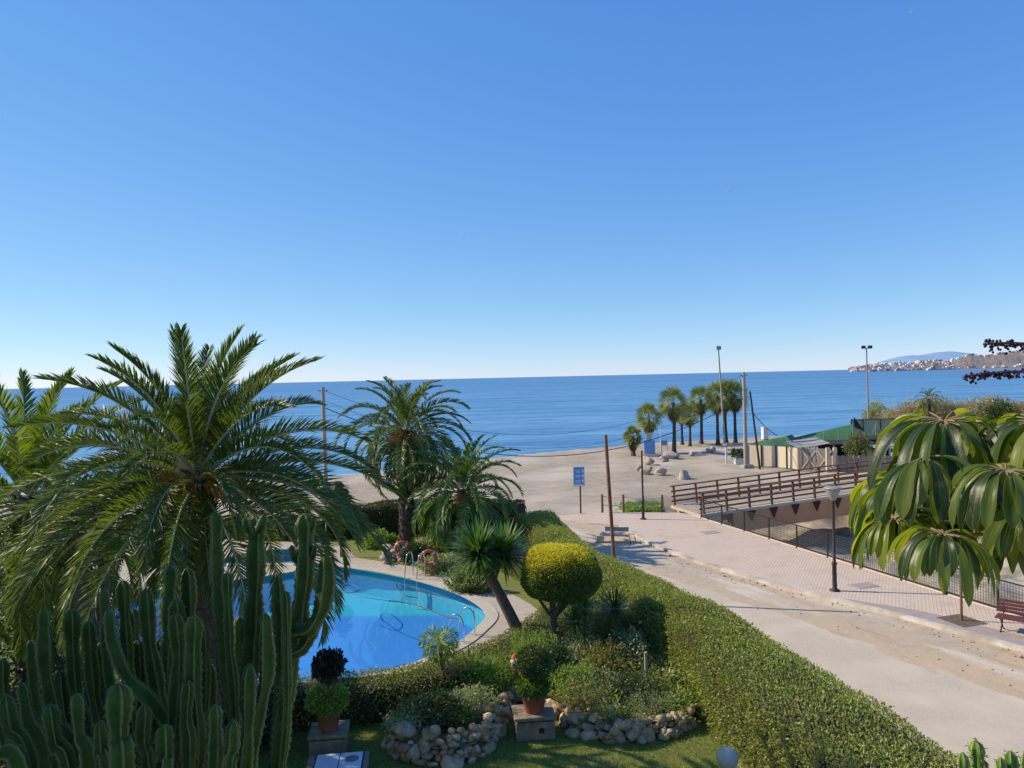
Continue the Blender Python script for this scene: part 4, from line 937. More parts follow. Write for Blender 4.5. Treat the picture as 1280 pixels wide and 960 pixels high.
for i, (x, y, rad, lab) in enumerate(((-6.6, 17.5, (1.0, .8, .8), 'deeply shaded bush just left of the shaded flower pot behind the cactus'), (-8.3, 17.0, (1.2, .9, 1.0), 'deeply shaded bush behind the middle of the cactus'), (-10.0, 17.2, (1.2, .9, 1.0), 'deeply shaded bush behind the left half of the cactus'), (-11.9, 17.6, (1.3, 1, 1.1), 'deeply shaded bush behind the leftmost cactus columns'), (-13.5, 22.5, (1.6, 1.2, 1.4), 'big shaded bush below the pale green palm'))):
    shrub('garden_shrub', lab, 'shrub', (x, y, 0), rad, 5200, .13, M['shade_tinted_leaf'], 190+i)  # dark bushes added to fill the gaps behind the cactus with shade
# grass blades on the near lawn
g = np.random.default_rng(180); n = 60000; x = g.uniform(-6, 5.6, n); y = g.uniform(14.0, 18.6, n)
k = ~inside(np.array(list(catmull_path(l1, 4))+[(-.5, 20), (-2.9, 18)]), x, y); x, y = x[k], y[k]; n = len(x)
mb = MB(); mb.leaves(np.c_[x, y, np.full(n, .002)], np.tile([0, 0, 1.0], (n, 1)), .065, g, .45, .16); tag(mb.build('grass', M['blade']), 'short green grass of the near garden lawn', 'grass', kind='stuff')
g = np.random.default_rng(181); n = 5000; P = np.array([G(px, py, -.03) for px, py in zip(g.uniform(768, 828, n), g.uniform(631, 641, n))])
P = P[(np.sin(P[:, 0]*1.7)*.5+.5 > g.uniform(0, .55, n))]; mb = MB(); mb.leaves(P, np.tile([0, 0, 1.0], (len(P), 1)), .28, g, .8, .3); tag(mb.build('weeds', M['shrub_a']), 'green weeds along the post and rope fence on the sand', 'weeds', kind='stuff')

# ------------------------------------------------------------------ cactus
def column(mb, path, rad, ribs, g, spines=True, top_dome=True, att=None):
    P = catmull_path(path, 10); cum = np.concatenate([[0], np.cumsum(np.linalg.norm(np.diff(P, axis=0), axis=1))])
    L_ = cum[-1]; n = max(12, int(L_/.022)); s = np.linspace(0, L_, n)
    C_ = np.stack([np.interp(s, cum, P[:, k]) for k in range(3)], 1)
    d = nrm(np.gradient(C_, axis=0)); u = nrm(np.cross(d[0], [0.3, 1, 0.1])); k = ribs*4; a = np.arange(k)*2*math.pi/k
    seg = .38+.1*g.uniform(); ph = g.uniform(0, 6.28)
    prof = 1.04-.24*np.abs(np.sin(math.pi*s/seg+ph))**5+.05*np.sin(s*7+ph)
    end = L_-s; prof = prof*np.sqrt(np.clip(1-(1-np.clip(end/(rad*1.5), 0, 1))**2, .002, 1))
    star = (np.cos(ribs*a)*.5+.5)**1.7; cross = .46+.54*star
    V = []; rib = []
    for i in range(n):
        u = nrm(u-d[i]*np.dot(u, d[i])); w_ = np.cross(d[i], u)
        tooth = 1+.085*np.where(star > .9, math.sin(s[i]*2*math.pi/.065), 0)+.03*math.sin(s[i]*9+ph)
        rr = rad*prof[i]*cross*tooth
        V.append(C_[i]+rr[:, None]*(np.cos(a)[:, None]*u+np.sin(a)[:, None]*w_)); rib.append(star)
    V = np.concatenate(V); q = np.arange(k); q2 = (q+1) % k
    f = np.concatenate([np.stack([i*k+q, i*k+q2, (i+1)*k+q2, (i+1)*k+q], 1) for i in range(n-1)])
    mb.add(V, f, True, 0); att.append(np.concatenate(rib))
    if spines:
        V3 = V.reshape(n, k, 3); idx = np.where(star > .95)[0]; st = max(1, int(.045/(L_/n))); pts = []; nn_ = []
        for i in range(0, n, st):
            if end[i] > 2.6: continue
            for j in idx: pts.append(V3[i, j]); nn_.append(nrm(V3[i, j]-C_[i]))
        if pts:
            pts = np.repeat(np.array(pts), 2, 0); nn_ = np.repeat(np.array(nn_), 2, 0); m0 = sum(len(c[0]) for c in mb.ch)
            mb.leaves(pts-nn_*.004, nn_, .024, g, .5, .22, 1); m1 = sum(len(c[0]) for c in mb.ch); att.append(np.zeros(m1-m0))
def cactus_stem(root, path, rad, ribs, seed, spines=True):
    g = np.random.default_rng(seed); mb = MB(); att = []; column(mb, path, rad, ribs, g, spines, att=att)
    o = mb.build('stem', [M['cactus_sunlit_tint' if root.name.startswith('small') else 'cactus'], M['spine']], root); a = o.data.attributes.new('rib', 'FLOAT', 'POINT'); a.data.foreach_set('value', np.concatenate(att).astype(np.float32)); return o
cact = thing('candelabra_cactus', 'tall dark candelabra cactus with many ribbed columns in the left foreground', 'cactus', (-3.4, 6.4, 0))
stems = [  # x, top y, width px, Y, list of lower (x,y)
 (270, 640, 23, 6.3, [(272, 740), (283, 860), (296, 960)]), (320, 645, 27, 6.6, [(318, 740), (311, 850), (300, 960)]), (381, 642, 27, 6.1, [(380, 720), (368, 800), (352, 900), (345, 965)]),
 (213, 706, 22, 6.8, [(211, 800), (214, 960)]), (234, 709, 20, 7.0, [(238, 800), (248, 960)]), (153, 725, 18, 7.0, [(157, 800), (166, 960)]), (130, 735, 18, 6.6, [(134, 830), (150, 960)]),
 (182, 735, 22, 6.6, [(186, 800), (200, 880), (216, 965)]), (220, 749, 22, 6.2, [(219, 850), (222, 960)]), (55, 761, 23, 6.2, [(56, 830), (70, 900), (95, 965)]), (89, 761, 20, 6.5, [(93, 850), (108, 960)]),
 (110, 776, 19, 6.9, [(116, 860), (130, 960)]), (136, 762, 23, 5.9, [(140, 800), (158, 845), (190, 878), (212, 915), (226, 970)]), (218, 767, 22, 5.8, [(222, 830), (214, 960)]), (242, 769, 25, 5.6, [(240, 850), (244, 960)]),
 (332, 766, 23, 5.7, [(334, 840), (322, 900), (312, 965)]), (347, 720, 21, 6.5, [(349, 800), (345, 960)]), (356, 738, 14, 5.8, [(358, 820), (352, 960)]), (96, 866, 24, 5.3, [(100, 920), (112, 985)]), (148, 854, 34, 5.0, [(148, 920), (152, 990)]),
 (3, 823, 18, 6.4, [(6, 880), (20, 970)]), (27, 853, 24, 5.9, [(36, 900), (58, 975)]), (7, 868, 22, 5.5, [(14, 910), (40, 980)]), (254, 782, 16, 5.9, [(256, 850), (250, 960)]), (-12, 900, 26, 5.2, [(0, 940), (30, 990)]),
 (200, 800, 22, 7.2, [(196, 880), (205, 970)]), (74, 838, 20, 6.9, [(82, 900), (104, 970)]), (300, 770, 22, 7.1, [(300, 850), (296, 970)]), (172, 800, 20, 7.2, [(176, 880), (184, 970)]), (283, 715, 15, 6.0, [(286, 800), (292, 960)]),
 (312, 830, 22, 5.6, [(310, 900), (304, 980)]), (62, 880, 22, 5.4, [(70, 930), (88, 990)]), (125, 900, 22, 5.2, [(128, 940), (136, 990)]), (205, 905, 24, 5.1, [(206, 950), (208, 990)]), (268, 880, 22, 5.3, [(268, 930), (266, 990)]), (292, 900, 20, 5.2, [(290, 940), (284, 990)]), (38, 800, 18, 7.2, [(46, 880), (70, 980)]), (165, 760, 18, 7.3, [(170, 840), (180, 970)]), (128, 800, 20, 7.2, [(134, 880), (150, 970)]), (262, 830, 20, 7.0, [(266, 900), (270, 970)]), (235, 850, 20, 5.5, [(232, 900), (234, 980)]), (180, 880, 20, 5.4, [(178, 930), (184, 990)]), (365, 790, 16, 6.6, [(352, 860), (344, 960)])]
for i, (x, ty, wpx, Yd, low) in enumerate(stems):
    rad = wpx/F*Yd*.47; pts = [D(x, ty, Yd)]+[D(a, b, Yd) for a, b in low]
    e = pts[-1]; bs = np.array([-3.4+(e[0]+3.0)*.35, 6.4+(Yd-6.2)*.6, 0.0])
    pts += [e*.55+bs*.45+np.array([(e[0]+3)*.06, 0, 0]), bs]
    cactus_stem(cact, pts[::-1], rad, 5 if i % 3 else 4, 300+i)
cactus_stem(cact, [D(372, 790, 6.05), D(388, 786, 6.0), D(402, 760, 6.0), D(408, 725, 6.0), D(407, 694, 6.0)], 22/F*6*.52, 4, 351)
cactus_stem(cact, [D(366, 815, 6.05), D(380, 808, 6.05), D(389, 790, 6.05), D(391, 770, 6.05)], 18/F*6*.6, 4, 352)
for i, (x, y, dx) in enumerate(((388, 655, 6), (374, 664, -7), (391, 690, 4), (327, 652, 5), (309, 655, -5), (367, 690, -5))):
    cactus_stem(cact, [D(x-dx, y+12, 6.2), D(x, y+4, 6.1), D(x+dx*.6, y-9, 6.1)], 9/F*6*.7, 4, 360+i)
small = thing('small_cactus', 'pale green ribbed cactus tips at the bottom right corner', 'cactus', D(1225, 1180, 4.2)*np.array([1, 1, 0]))
for i, (x, y, wp) in enumerate(((1203, 940, 11), (1220, 925, 15), (1229, 948, 11), (1251, 946, 11), (1263, 938, 14), (1281, 941, 12))):
    Yd = 4.2+.1*(i % 3); pts = [D(x, y, Yd), D(x+1, y+60, Yd), D(1225+(x-1235)*.8, y+200, Yd)]; bs = pts[-1]*[1, 1, 0]; bs[0] = small.location[0]+(i-2.5)*.05
    cactus_stem(small, (pts+[bs])[::-1], wp/F*Yd*.62, 5, 380+i)
for o in small.children:
    pass

# ------------------------------------------------------------------ umbrella tree at the right
um = thing('umbrella_tree', 'umbrella tree with large drooping glossy leaflets and dark red fruit spikes at the right edge', 'tree', (3.1, 2.2, 0))
def leaflet(mb, att, p, d0, L_, wd, droop, g, fold=.35, twist=0.0):
    n = 11; t = np.linspace(0, 1, n); d = np.asarray(d0, float); P = [np.asarray(p, float)]; Dv = []
    for i in range(n):
        Dv.append(d); d = nrm(d+np.array([0, 0, -droop/n])); P.append(P[-1]+d*L_/n)
    P = np.array(P[:n]); Dv = np.array(Dv)
    sd_ = np.cross(Dv, [0, 0, 1.0]); bad = np.linalg.norm(sd_, axis=1) < .25; sd_ = nrm(sd_)
    if bad.any() and (~bad).any(): sd_[bad] = sd_[np.where(~bad)[0][-1]] if not bad[0] else sd_[np.where(~bad)[0][0]]
    up = nrm(np.cross(sd_, Dv))
    sd_, up = sd_*math.cos(twist)+up*math.sin(twist), up*math.cos(twist)-sd_*math.sin(twist)
    wp = wd*np.interp(t, [0, .06, .25, .6, .85, .96, 1], [.08, .25, .7, 1.0, .8, .4, .05])/2
    U = np.array([-1, -.92, -.5, 0, .5, .92, 1.0]); wav = .06*np.sin(t*g.uniform(6, 12)+g.uniform(0, 6))
    V = np.stack([P+sd_*(wp*u)[:, None]+up*(wp*(abs(u)*fold+(wav if u > 0 else -wav)*abs(u)*2-.25*u*u))[:, None] for u in U], 1)
    mb.grid(V, True); e = np.array([1, .35, 0, .75, 0, .35, 1]); att.append(np.tile(e, n))
def rosette(px, py, Yd, axis, nl, L_, seed, spread=1.0, droop=1.6, lift=1.0):
    nl = int(nl*1.75)
    g = np.random.default_rng(seed); c = D(px, py, Yd); ax = nrm(np.asarray(axis, float)); u = nrm(np.cross(ax, [0.2, .1, 1.0])); v = np.cross(u, ax)
    mb = MB(); att = []; sb = MB()
    for i in range(nl):
        a = i*2*math.pi/nl+g.normal()*.12; o = np.cos(a)*u+np.sin(a)*v
        d = nrm(o*spread+ax*g.uniform(-.05, .35)*lift); st = g.uniform(.04, .07)*L_/.28; q = c+d*st
        sb.tube([c, c+d*st*.5+[0, 0, .004], q], [.0035, .003, .003], 5)
        leaflet(mb, att, q, d, L_*g.uniform(.62, 1.12), L_*g.uniform(.145, .20), droop*g.uniform(.8, 1.2), g, fold=g.uniform(.35, .7), twist=g.normal()*.3)
    o = mb.build('leaf', M['scheff'], um); at = o.data.attributes.new('rib', 'FLOAT', 'POINT'); at.data.foreach_set('value', np.concatenate(att).astype(np.float32))
    # stalk from the hub to the branch
    e = np.array([2.45+g.normal()*.2, 2.6+g.normal()*.2, H-.95]); t = np.linspace(0, 1, 9)[:, None]
    P = c*(1-t)+e*t+np.array([0, 0, .12])*np.sin(t*3.14); sb.tube(P, np.linspace(.005, .010, 9), 6); sb.build('leaf_stalk', M['petiole'], o)
ROS = [(1180, 528, 2.45, (-.1, -.15, 1), 16, .30, 1.0, 3.4), (1156, 574, 2.35, (-.35, -.1, 1), 15, .25, 1.0, 3.2), (1257, 590, 2.15, (0, -.2, 1), 16, .23, 1.0, 3.6), (1180, 670, 2.2, (0, -.15, 1), 15, .20, 1.0, 3.4),
       (1118, 648, 2.5, (-.4, -.1, 1), 12, .22, 1.0, 3.2), (1296, 528, 2.3, (-.2, -.1, 1), 15, .27, 1.0, 3.0), (1205, 610, 2.7, (0, -.2, 1), 15, .28, 1.0, 3.2), (1262, 640, 2.5, (0, -.2, 1), 15, .27, 1.0, 3.2),
       (1160, 620, 2.75, (-.1, -.1, 1), 14, .28, 1.0, 3.2), (1236, 548, 2.8, (0, -.1, 1), 14, .26, 1.0, 2.4), (1300, 640, 2.2, (0, -.2, 1), 14, .25, 1.0, 3.2), (1228, 650, 2.65, (0, -.2, 1), 14, .22, 1.0, 3.4), (1275, 662, 2.9, (0, -.2, 1), 13, .24, 1, 3.2), (1330, 590, 2.4, (0, -.1, 1), 14, .27, 1, 3),
       (1130, 628, 2.8, (-.3, 0, 1), 11, .23, 1, 3.2), (1215, 570, 2.95, (0, 0, 1), 14, .29, 1, 3.2), (1152, 645, 2.9, (0, 0, 1), 13, .23, 1, 3.2), (1250, 620, 2.9, (0, 0, 1), 15, .27, 1, 3.2), (1290, 610, 2.7, (0, 0, 1), 15, .27, 1, 3.2), (1190, 640, 3.0, (0, 0, 1), 14, .26, 1, 3.2), (1265, 560, 2.9, (0, 0, 1), 14, .26, 1, 2.8), (1225, 640, 3.1, (0, 0, 1), 15, .28, 1, 3.2), (1285, 650, 3.1, (0, 0, 1), 15, .28, 1, 3.2), (1130, 600, 2.9, (-.2, 0, 1), 13, .25, 1, 3.2)]
_g = np.random.default_rng(77)
ROS += [(_g.uniform(1120, 1310), _g.uniform(585, 655), _g.uniform(2.6, 3.1), (_g.normal()*.2, _g.normal()*.2, 1), 12, _g.uniform(.2, .28), 1, _g.uniform(2.8, 3.6)) for _ in range(18)]
for i, (px, py, Yd, ax, nl, L_, sp, dr) in enumerate(ROS): rosette(px, py, Yd, ax, nl, L_, 400+i, sp, dr)
mb = MB()
for a, b, r0 in (((1178, 690), (1330, 640), .012), ((1140, 600), (1335, 690), .012), ((1250, 600), (1340, 700), .014)):
    t = np.linspace(0, 1, 9)[:, None]; mb.tube(D(*a, 2.5)*(1-t)+D(*b, 2.6)*t+np.array([0, 0, -.04])*np.sin(t*3.14), np.linspace(r0*.6, r0*1.5, 9), 7)
e = D(1335, 690, 2.6); mb.tube(catmull_path([(3.1, 2.2, 0), (3.0, 2.3, 3), (2.6, 2.5, 6), e], 6), np.linspace(.09, .03, 19), 9); mb.build('trunk', M['bark'], um)
for i, (a, b, Yd) in enumerate((((1233, 430), (1330, 434), 2.3), ((1206, 471), (1330, 463), 2.2))):
    g = np.random.default_rng(450+i); mb = MB(); p0 = D(*a, Yd); p1 = D(*b, Yd+.05); t = np.linspace(0, 1, 12)[:, None]; ax = p0*(1-t)+p1*t+np.array([0, 0, .006])*np.sin(t*4)
    mb.tube(ax, .0045, 6, 1)
    Ln = np.linalg.norm(p1-p0); m = int(Ln/.0125)
    for j in range(m):
        q = j/m; c = p0*(1-q)+p1*q
        for k in range(3):
            o = nrm(g.normal(size=3)*[.25, 1, 1]); rr = g.uniform(.004, .0105); 
            cc = c+o*rr+g.normal(size=3)*.002
            if k == 0 and g.uniform() < .22: cc = cc-np.array([0, 0, .012])
            for z in range(3): mb.ball(cc+g.normal(size=3)*.0035, g.uniform(.0032, .0048), 4, 0)
    mb.build('fruit_spike', [M['berry'], M['stalk_red']], um)

# ------------------------------------------------------------------ riverside fence
fen = thing('riverside_fence', 'black iron mesh fence with square posts along the dry riverbed', 'fence', (FA[0], FA[1], .06))
fl = 42.0; npst = 20; st = fl/npst
for i in range(npst+1):
    a = along(i*st); mb = MB(); mb.box((a[0], a[1], .06+.55), (.06, .06, 1.1), ROT); mb.box((a[0], a[1], .068), (.12, .12, .016), ROT); mb.build('post', M['black'], fen)
for i in range(npst):
    a = along(i*st+.03); b = along((i+1)*st-.03); mb = MB()
    for zz in (1.14, .16): mb.bar((*a, zz), (*b, zz), .045, .04)
    mb.build('rail', M['black'], fen); mb = MB()
    for k in range(1, 19):
        c = along(i*st+.03+(st-.06)*k/19); mb.bar((*c, .18), (*c, 1.12), .012, .012)
    for k in range(1, 9):
        zz = .18+.94*k/9; mb.bar((*a, zz), (*b, zz), .011, .011)
    mb.build('mesh_panel', M['wire'], fen)
# ------------------------------------------------------------------ footbridge
bp = D(876, 646, 44.9); AX = R(18); INC = R(2.8)
br = thing('footbridge', 'brown timber footbridge with slatted railings over the dry riverbed', 'bridge', (11.0, 45.15, .10)); br.rotation_euler = (0, -INC, AX)
BL = 25.0; BW = 3.3
mb = MB(); mb.box((BL/2, BW/2, -.09), (BL, BW+.3, .16)); mb.build('deck', M['deckslab'], br, True)
mb = MB()
for k in range(int(BL/.16)): mb.box((.08+k*.16, BW/2, .01), (.15, BW-.3, .04))
mb.build('planking', surf('grey_planks', (.48, .40, .31), (.32, .26, .20), 3, .9, stretch=(3, .4, 1)), br, True)
for y_ in (.0, BW):
    mb = MB(); mb.box((BL/2+1.2, y_, -.78), (BL-2, .3, 1.2)); mb.build('girder', M['girder'], br, True)
for y_, sg in ((-.05, -1), (BW+.05, 1)):
    for k in range(16):
        x = .25+k*1.6; mb = MB(); mb.box((x, y_, .55), (.11, .11, 1.3)); mb.build('post', M['wood'], br, True)
        if sg < 0 and 1 <= k <= 15:
            mb = MB(); a, z1, z2, y0 = .27, -.19, -.85, y_-.13
            mb.add([(x-a, y0, z1), (x+a, y0, z1), (x, y0, z2), (x-a, y0-.10, z1), (x+a, y0-.10, z1), (x, y0-.02, z2)], [(3, 5, 4), (0, 3, 4, 1), (1, 4, 5, 2), (2, 5, 3, 0)]); mb.build('bracket', M['bracket'], br, True)
    for zz, hh, ww in ((1.18, .06, .19), (.86, .10, .05), (.54, .10, .05), (.24, .10, .05)):
        mb = MB(); mb.box((BL/2, y_+(-sg*.08 if zz < 1.1 else 0), zz+.05), (BL, ww, hh)); mb.build('rail', M['wood'], br, True)
mb = MB(); mb.box((.9, BW/2, -1.4), (.8, BW+.4, 2.4)); mb.build('abutment', M['deckslab'], br, True)

# ------------------------------------------------------------------ lamps, poles and cables
def lamp_post(label, p, h, head):
    r = thing('street_lamp', label, 'street lamp', p, 'lamp posts along the promenade'); x, y, z = p
    mb = MB(); mb.lathe(p, [(.19, 0), (.19, .04), (.12, .07), (.085, .12), (.08, 1.0), (.10, 1.02), (.10, 1.08), (.06, 1.12), (.05, h)], 14); mb.build('post', M['brown_iron'], r)
    if head:
        mb = MB(); mb.lathe(p, [(.06, h), (.12, h+.08), (.30, h+.44), (.30, h+.46)], 20); mb.build('lamp_shade', M['lamp_glass'], r)
        mb = MB(); mb.lathe(p, [(.33, h+.465), (.34, h+.49), (.26, h+.53), (0, h+.55)], 20); mb.build('cap', M['lamp_glass'], r)
    else:
        mb = MB(); mb.lathe(p, [(.055, h), (.06, h+.04), (0, h+.06)], 10); mb.build('cap', M['black'], r)
    return r
lamp_post('brown lamp post with a pale funnel shaped head beside the riverside fence', G(1043.5, 738.5, .06), 3.45, True)
lamp_post('thin dark lamp post without a head near the post and rope fence', G(804, 649, .06), 3.95, False)
p0 = D(767.5, 700, 28.3); p1 = D(757, 544, 28.3); dv = p1-p0; q0 = p0+dv*(-p0[2]/dv[2]); mb = MB(); mb.tube([q0, p0, p1], [.075, .072, .065], 8); mb.lathe(p1, [(.066, -.02), (.07, .01), (0, .03)], 8)
tag(mb.build('iron_pole', M['rust']), 'leaning rusty iron pole behind the long hedge', 'pole')
def pole(name, label, a, b, Yd, r0, r1, mat, cat='pole'):
    p1 = D(*a, Yd); p0 = D(*b, Yd); mb = MB(); mb.tube([p0-[0, 0, .1], (p0+p1)/2, p1], [r0, (r0+r1)/2, r1], 8)
    return mb, p1, p0
Y1 = G(408, 628)[1]; mb, t1, b1 = pole('', '', (403.5, 484), (408, 628), Y1, .17, .13, 0)
r = thing('utility_pole', 'pale concrete utility pole at the beach edge left of the tall palm', 'utility pole', b1); mb.build('post', M['pole'], r); mb = MB(); mb.bar(t1-[.35, 0, .25], t1+[.35, 0, -.25], .08, .08); mb.build('crossarm', M['mast'], r)
Y2 = G(932.5, 584)[1]; mb, t2, b2 = pole('', '', (929.5, 465), (932.5, 584), Y2, .20, .15, 0)
r = thing('utility_pole', 'pale concrete utility pole beside the cream canvas fence on the sand', 'utility pole', b2); mb.build('post', M['pole'], r); mb = MB(); mb.bar(t2-[.35, 0, .3], t2+[.35, 0, -.3], .08, .08); mb.build('crossarm', M['mast'], r)
mb = MB(); mb.box((b2[0]+.05, b2[1]-.1, .1), (1.1, .8, .3), .3, taper=.8); mb.build('footing', M['concrete'], r)
Y3 = G(950, 586)[1]; mb, t3, b3 = pole('', '', (937.5, 489), (950, 586), Y3, .10, .08, 0)
tag(mb.build('timber_strut', M['brown_iron']), 'dark leaning timber strut right of the concrete pole', 'pole')
mb, t4, b4 = pole('', '', (898, 437), (906, 555), 88, .14, .08, 0)
r = thing('light_mast', 'tall leaning light mast with a floodlight rising among the fan palms', 'light mast', b4); mb.build('mast', M['pole'], r)
mb = MB(); mb.box(t4+[0, -.1, .2], (.5, .3, .42)); mb.box(t4+[0, -.27, .2], (.42, .03, .34)); mb.build('floodlight', M['mast'], r)
mb, t5, b5 = pole('', '', (1083, 435), (1085.5, 524), 105, .14, .09, 0)
b5[2] = 0
r = thing('light_mast', 'tall grey light mast with two floodlights behind the green netting', 'light mast', b5); mb.build('mast', M['mast'], r)
mb = MB(); mb.bar(t5-[.6, 0, 0], t5+[.6, 0, 0], .08, .08); ca = mb.build('crossarm', M['mast'], r)
for sg in (-1, 1):
    mb = MB(); mb.box(t5+[sg*.45, -.1, .12], (.5, .35, .42), sg*.3); mb.build('floodlight', M['black'], ca)
def cable(label, a, b, sag, r_=.012):
    t = np.linspace(0, 1, 40)[:, None]; P = np.asarray(a)*(1-t)+np.asarray(b)*t-np.array([0, 0, 1])*sag*4*t*(1-t); mb = MB(); mb.tube(P, r_, 5)
    tag(mb.build('cable', M['cable']), label, 'cable')
cable('thin upper overhead cable strung between the two concrete poles', t1-[0, 0, .2], t2-[0, 0, .2], 4.2, .014)
cable('thick lower overhead cable sagging low across the sand', t1-[0, 0, 1.4], t2-[0, 0, 2.3], 4.3, .032)
cable('middle overhead cable sagging just above the thick lower one', t1-[0, 0, .9], t2-[0, 0, 1.5], 4.3, .014)
cable('short dark cable from the leaning strut down to the green netting', D(939, 513, Y3), D(972, 545, 75), .25, .035)

# ------------------------------------------------------------------ beach furniture
p = G(726, 642, -.03); r = thing('beach_sign', 'blue and white beach information sign on a wooden post', 'sign', p)
mb = MB(); mb.box((p[0], p[1], 1.4), (.10, .10, 2.8)); mb.build('post', M['post_wood'], r)
bc = np.array([p[0]-.07, p[1]-.08, 2.27])
mb = MB(); mb.box(bc, (.68, .05, 1.2)); bo = mb.build('board', M['sign_blue'], r)
mb = MB()
for k in range(3):
    z = bc[2]+.42-k*.31
    for j, wl in enumerate(((.30, .24), (.33, .28), (.34, .3))[k]): mb.box((bc[0]-.07, bc[1]-.029, z-.04-j*.085), (wl, .006, .055))
mb.build('lettering', surf('sign_lettering', (.55, .66, .78), (.48, .6, .74), 9, .6), bo)
mb = MB()
for k in range(3): mb.lathe((0, 0, 0), [(0, 0)]*2, 3) if False else mb.box((bc[0]+.245, bc[1]-.03, bc[2]+.36-k*.31), (.11, .008, .19))
mb.box((bc[0], bc[1]-.03, bc[2]-.53), (.64, .008, .12)); mb.build('pictogram', M['white'], bo)

rf = thing('rope_fence', 'short brown post and rope fence on the edge of the sand', 'fence', G(753, 641, -.03)); pp = [G(753, 641, -.03), G(779.5, 641.5, -.03), G(804, 642, -.03), G(828, 642, -.03)]
for q in pp:
    mb = MB(); mb.tube([q-[0, 0, .1], q+[0, 0, 1.15]], [.075, .07], 10); mb.build('post', M['post_wood'], rf)
for zz in (1.02, .5):
    for a, b in zip(pp[:-1], pp[1:]):
        t = np.linspace(0, 1, 9)[:, None]; mb = MB(); mb.tube(a*(1-t)+b*t+np.array([0, 0, zz])-np.array([0, 0, .05])*np.sin(t*3.14), .03, 6); mb.build('rope', M['canvas'], rf)
p = G(768, 679); r = thing('concrete_bench', 'low broken concrete bench on the dirt beside the paving', 'bench', p, rz=R(-12))
mb = MB(); mb.box((0, .2, .42), (1.5, .55, .12)); bevel(mb.build('seat', M['deckslab'], r, True), .02)
mb = MB(); mb.box((-.72, .15, .22), (.35, .5, .34)); bevel(mb.build('support', M['deckslab'], r, True), .02)
mb = MB(); mb.box((.1, .48, .62), (1.2, .08, .22)); mb.build('backrest', M['concrete'], r, True)
for x in (.75, 1.0):
    mb = MB(); mb.tube([(.6, .1+.2*(x > .9), .42), (x, .0+.3*(x > .9), .40), (x+.06, -.05+.35*(x > .9), 0)], .02, 6); mb.build('leg', M['brown_iron'], r, True)
# park bench
p = G(1248, 787, .06); ang = math.atan2(-10.7, 5.4)+R(20); r = thing('park_bench', 'maroon slatted park bench with curled iron legs at the right edge', 'bench', p, rz=ang)
for x in (0.1, 1.7):
    mb = MB()
    for s_ in (1, -1):
        a = np.linspace(0, 1, 9); P = np.stack([np.full(9, x), -.28*s_+(.56*s_)*a**1.0+.0*a, .42*np.sin(a*math.pi/2*0+a*0)+.0+.44*(a if s_ > 0 else a)], 1)
        P[:, 2] = .44*(1-np.cos(a*math.pi))/2; mb.tube(P, .022, 6)
    mb.tube(catmull_path([(x, .26, .44), (x, .30, .62), (x, .40, .86)], 5), .022, 6); mb.build('leg', M['brown_iron'], r, True)
mb = MB()
for k in range(5): mb.box((.9, -.25+k*.115, .46), (1.9, .10, .035))
bevel(mb.build('seat', M['bench_red'], r, True), .008)
mb = MB()
for k in range(4): mb.box((.9, .29+k*.03, .56+k*.105), (1.9, .03, .09))
bevel(mb.build('backrest', M['bench_red'], r, True), .008)
# staked sapling
p = G(1202, 776, .06); r = thing('young_tree', 'thin pale staked tree in a square pit in the paving', 'tree', p); g = np.random.default_rng(8)
mb = MB(); mb.tube([p-[0, 0, .05], p+[0, 0, 1.3], p+[.03, 0, 2.6]], [.045, .04, .03], 7); mb.build('trunk', M['post_wood'], r)
mb = MB(); q, d = blob_points(p+[0, 0, 2.7], (.5, .5, .45), 600, 3, g, .6, .3); mb.leaves(q, d, .1, g); mb.build('crown', M['shrub_c'], r)
mb = MB(); mb.box(p+[0, 0, .008], (1.1, 1.0, .012), ROT); mb.build('tree_pit', M['soil'], r)

# boulders
for i, (px, py, wp, hp, lab) in enumerate(((843, 574, 16, 8, 'large pale boulder at the foot of the tallest left fan palm'), (829.5, 578, 12, 6, 'flat boulder left of the one under the fan palm'), (811, 581.5, 16, 10, 'big upright boulder behind the nearer pair on the sand'),
    (809, 593, 14, 9, 'front left boulder just beside the thin dark lamp post'), (827, 595, 20, 11, 'largest nearest boulder with a dark hollow in its face'), (853, 599.5, 14, 10, 'single pale rounded boulder set apart at the right'), (799, 589, 6, 6, 'small boulder half hidden left of the thin lamp post'),
    (887, 566, 8, 5, 'small pale rock on the sand right of the white bench'), (893, 564.5, 6, 5, 'small dark rock next to the pale one beyond the white bench'), (865, 570, 7, 4, 'small flat rock just left of the white bench'), (914, 563, 10, 4, 'low flat rock under the row of fan palms'))):
    p = G(px, py, -.03); rw = wp/F*p[1]/2; rh = hp/F*p[1]; mb = MB(); mb.ball(p+[0, rw*.6, rh*.38], 1, 9, 0, .32, 500+i, (rw*1.15, rw*1.0, rh*.72))
    tag(mb.build('boulder', M['boulder']), lab, 'boulder', 'boulders on the sand')
p = G(813, 571, -.03); r = thing('information_board', 'large blue information board on a white base at the beach', 'sign', p)
mb = MB(); mb.box(p+[0, .3, .12], (1.7, .7, .3)); mb.build('base', M['deckslab'], r)
mb = MB(); mb.box(p+[0, .3, .98], (1.1, .12, 1.4)); bo = mb.build('board', M['sign_blue'], r)
mb = MB(); mb.box(p+[0, .235, .62], (.95, .012, .5)); mb.box(p+[0, .235, 1.35], (.9, .012, .3)); mb.build('print', surf('board_print', (.22, .38, .62), (.12, .28, .55), 3, .6), bo)
mb = MB(); mb.box(p+[-.05, .3, 2.1], (.55, .1, .75)); mb.build('notice', surf('lime_notice', (.42, .46, .24), (.32, .38, .18), 5, .6), r)
p = G(871, 570, -.03); r = thing('beach_bench', 'low white concrete bench on the sand by the fan palms', 'bench', p)
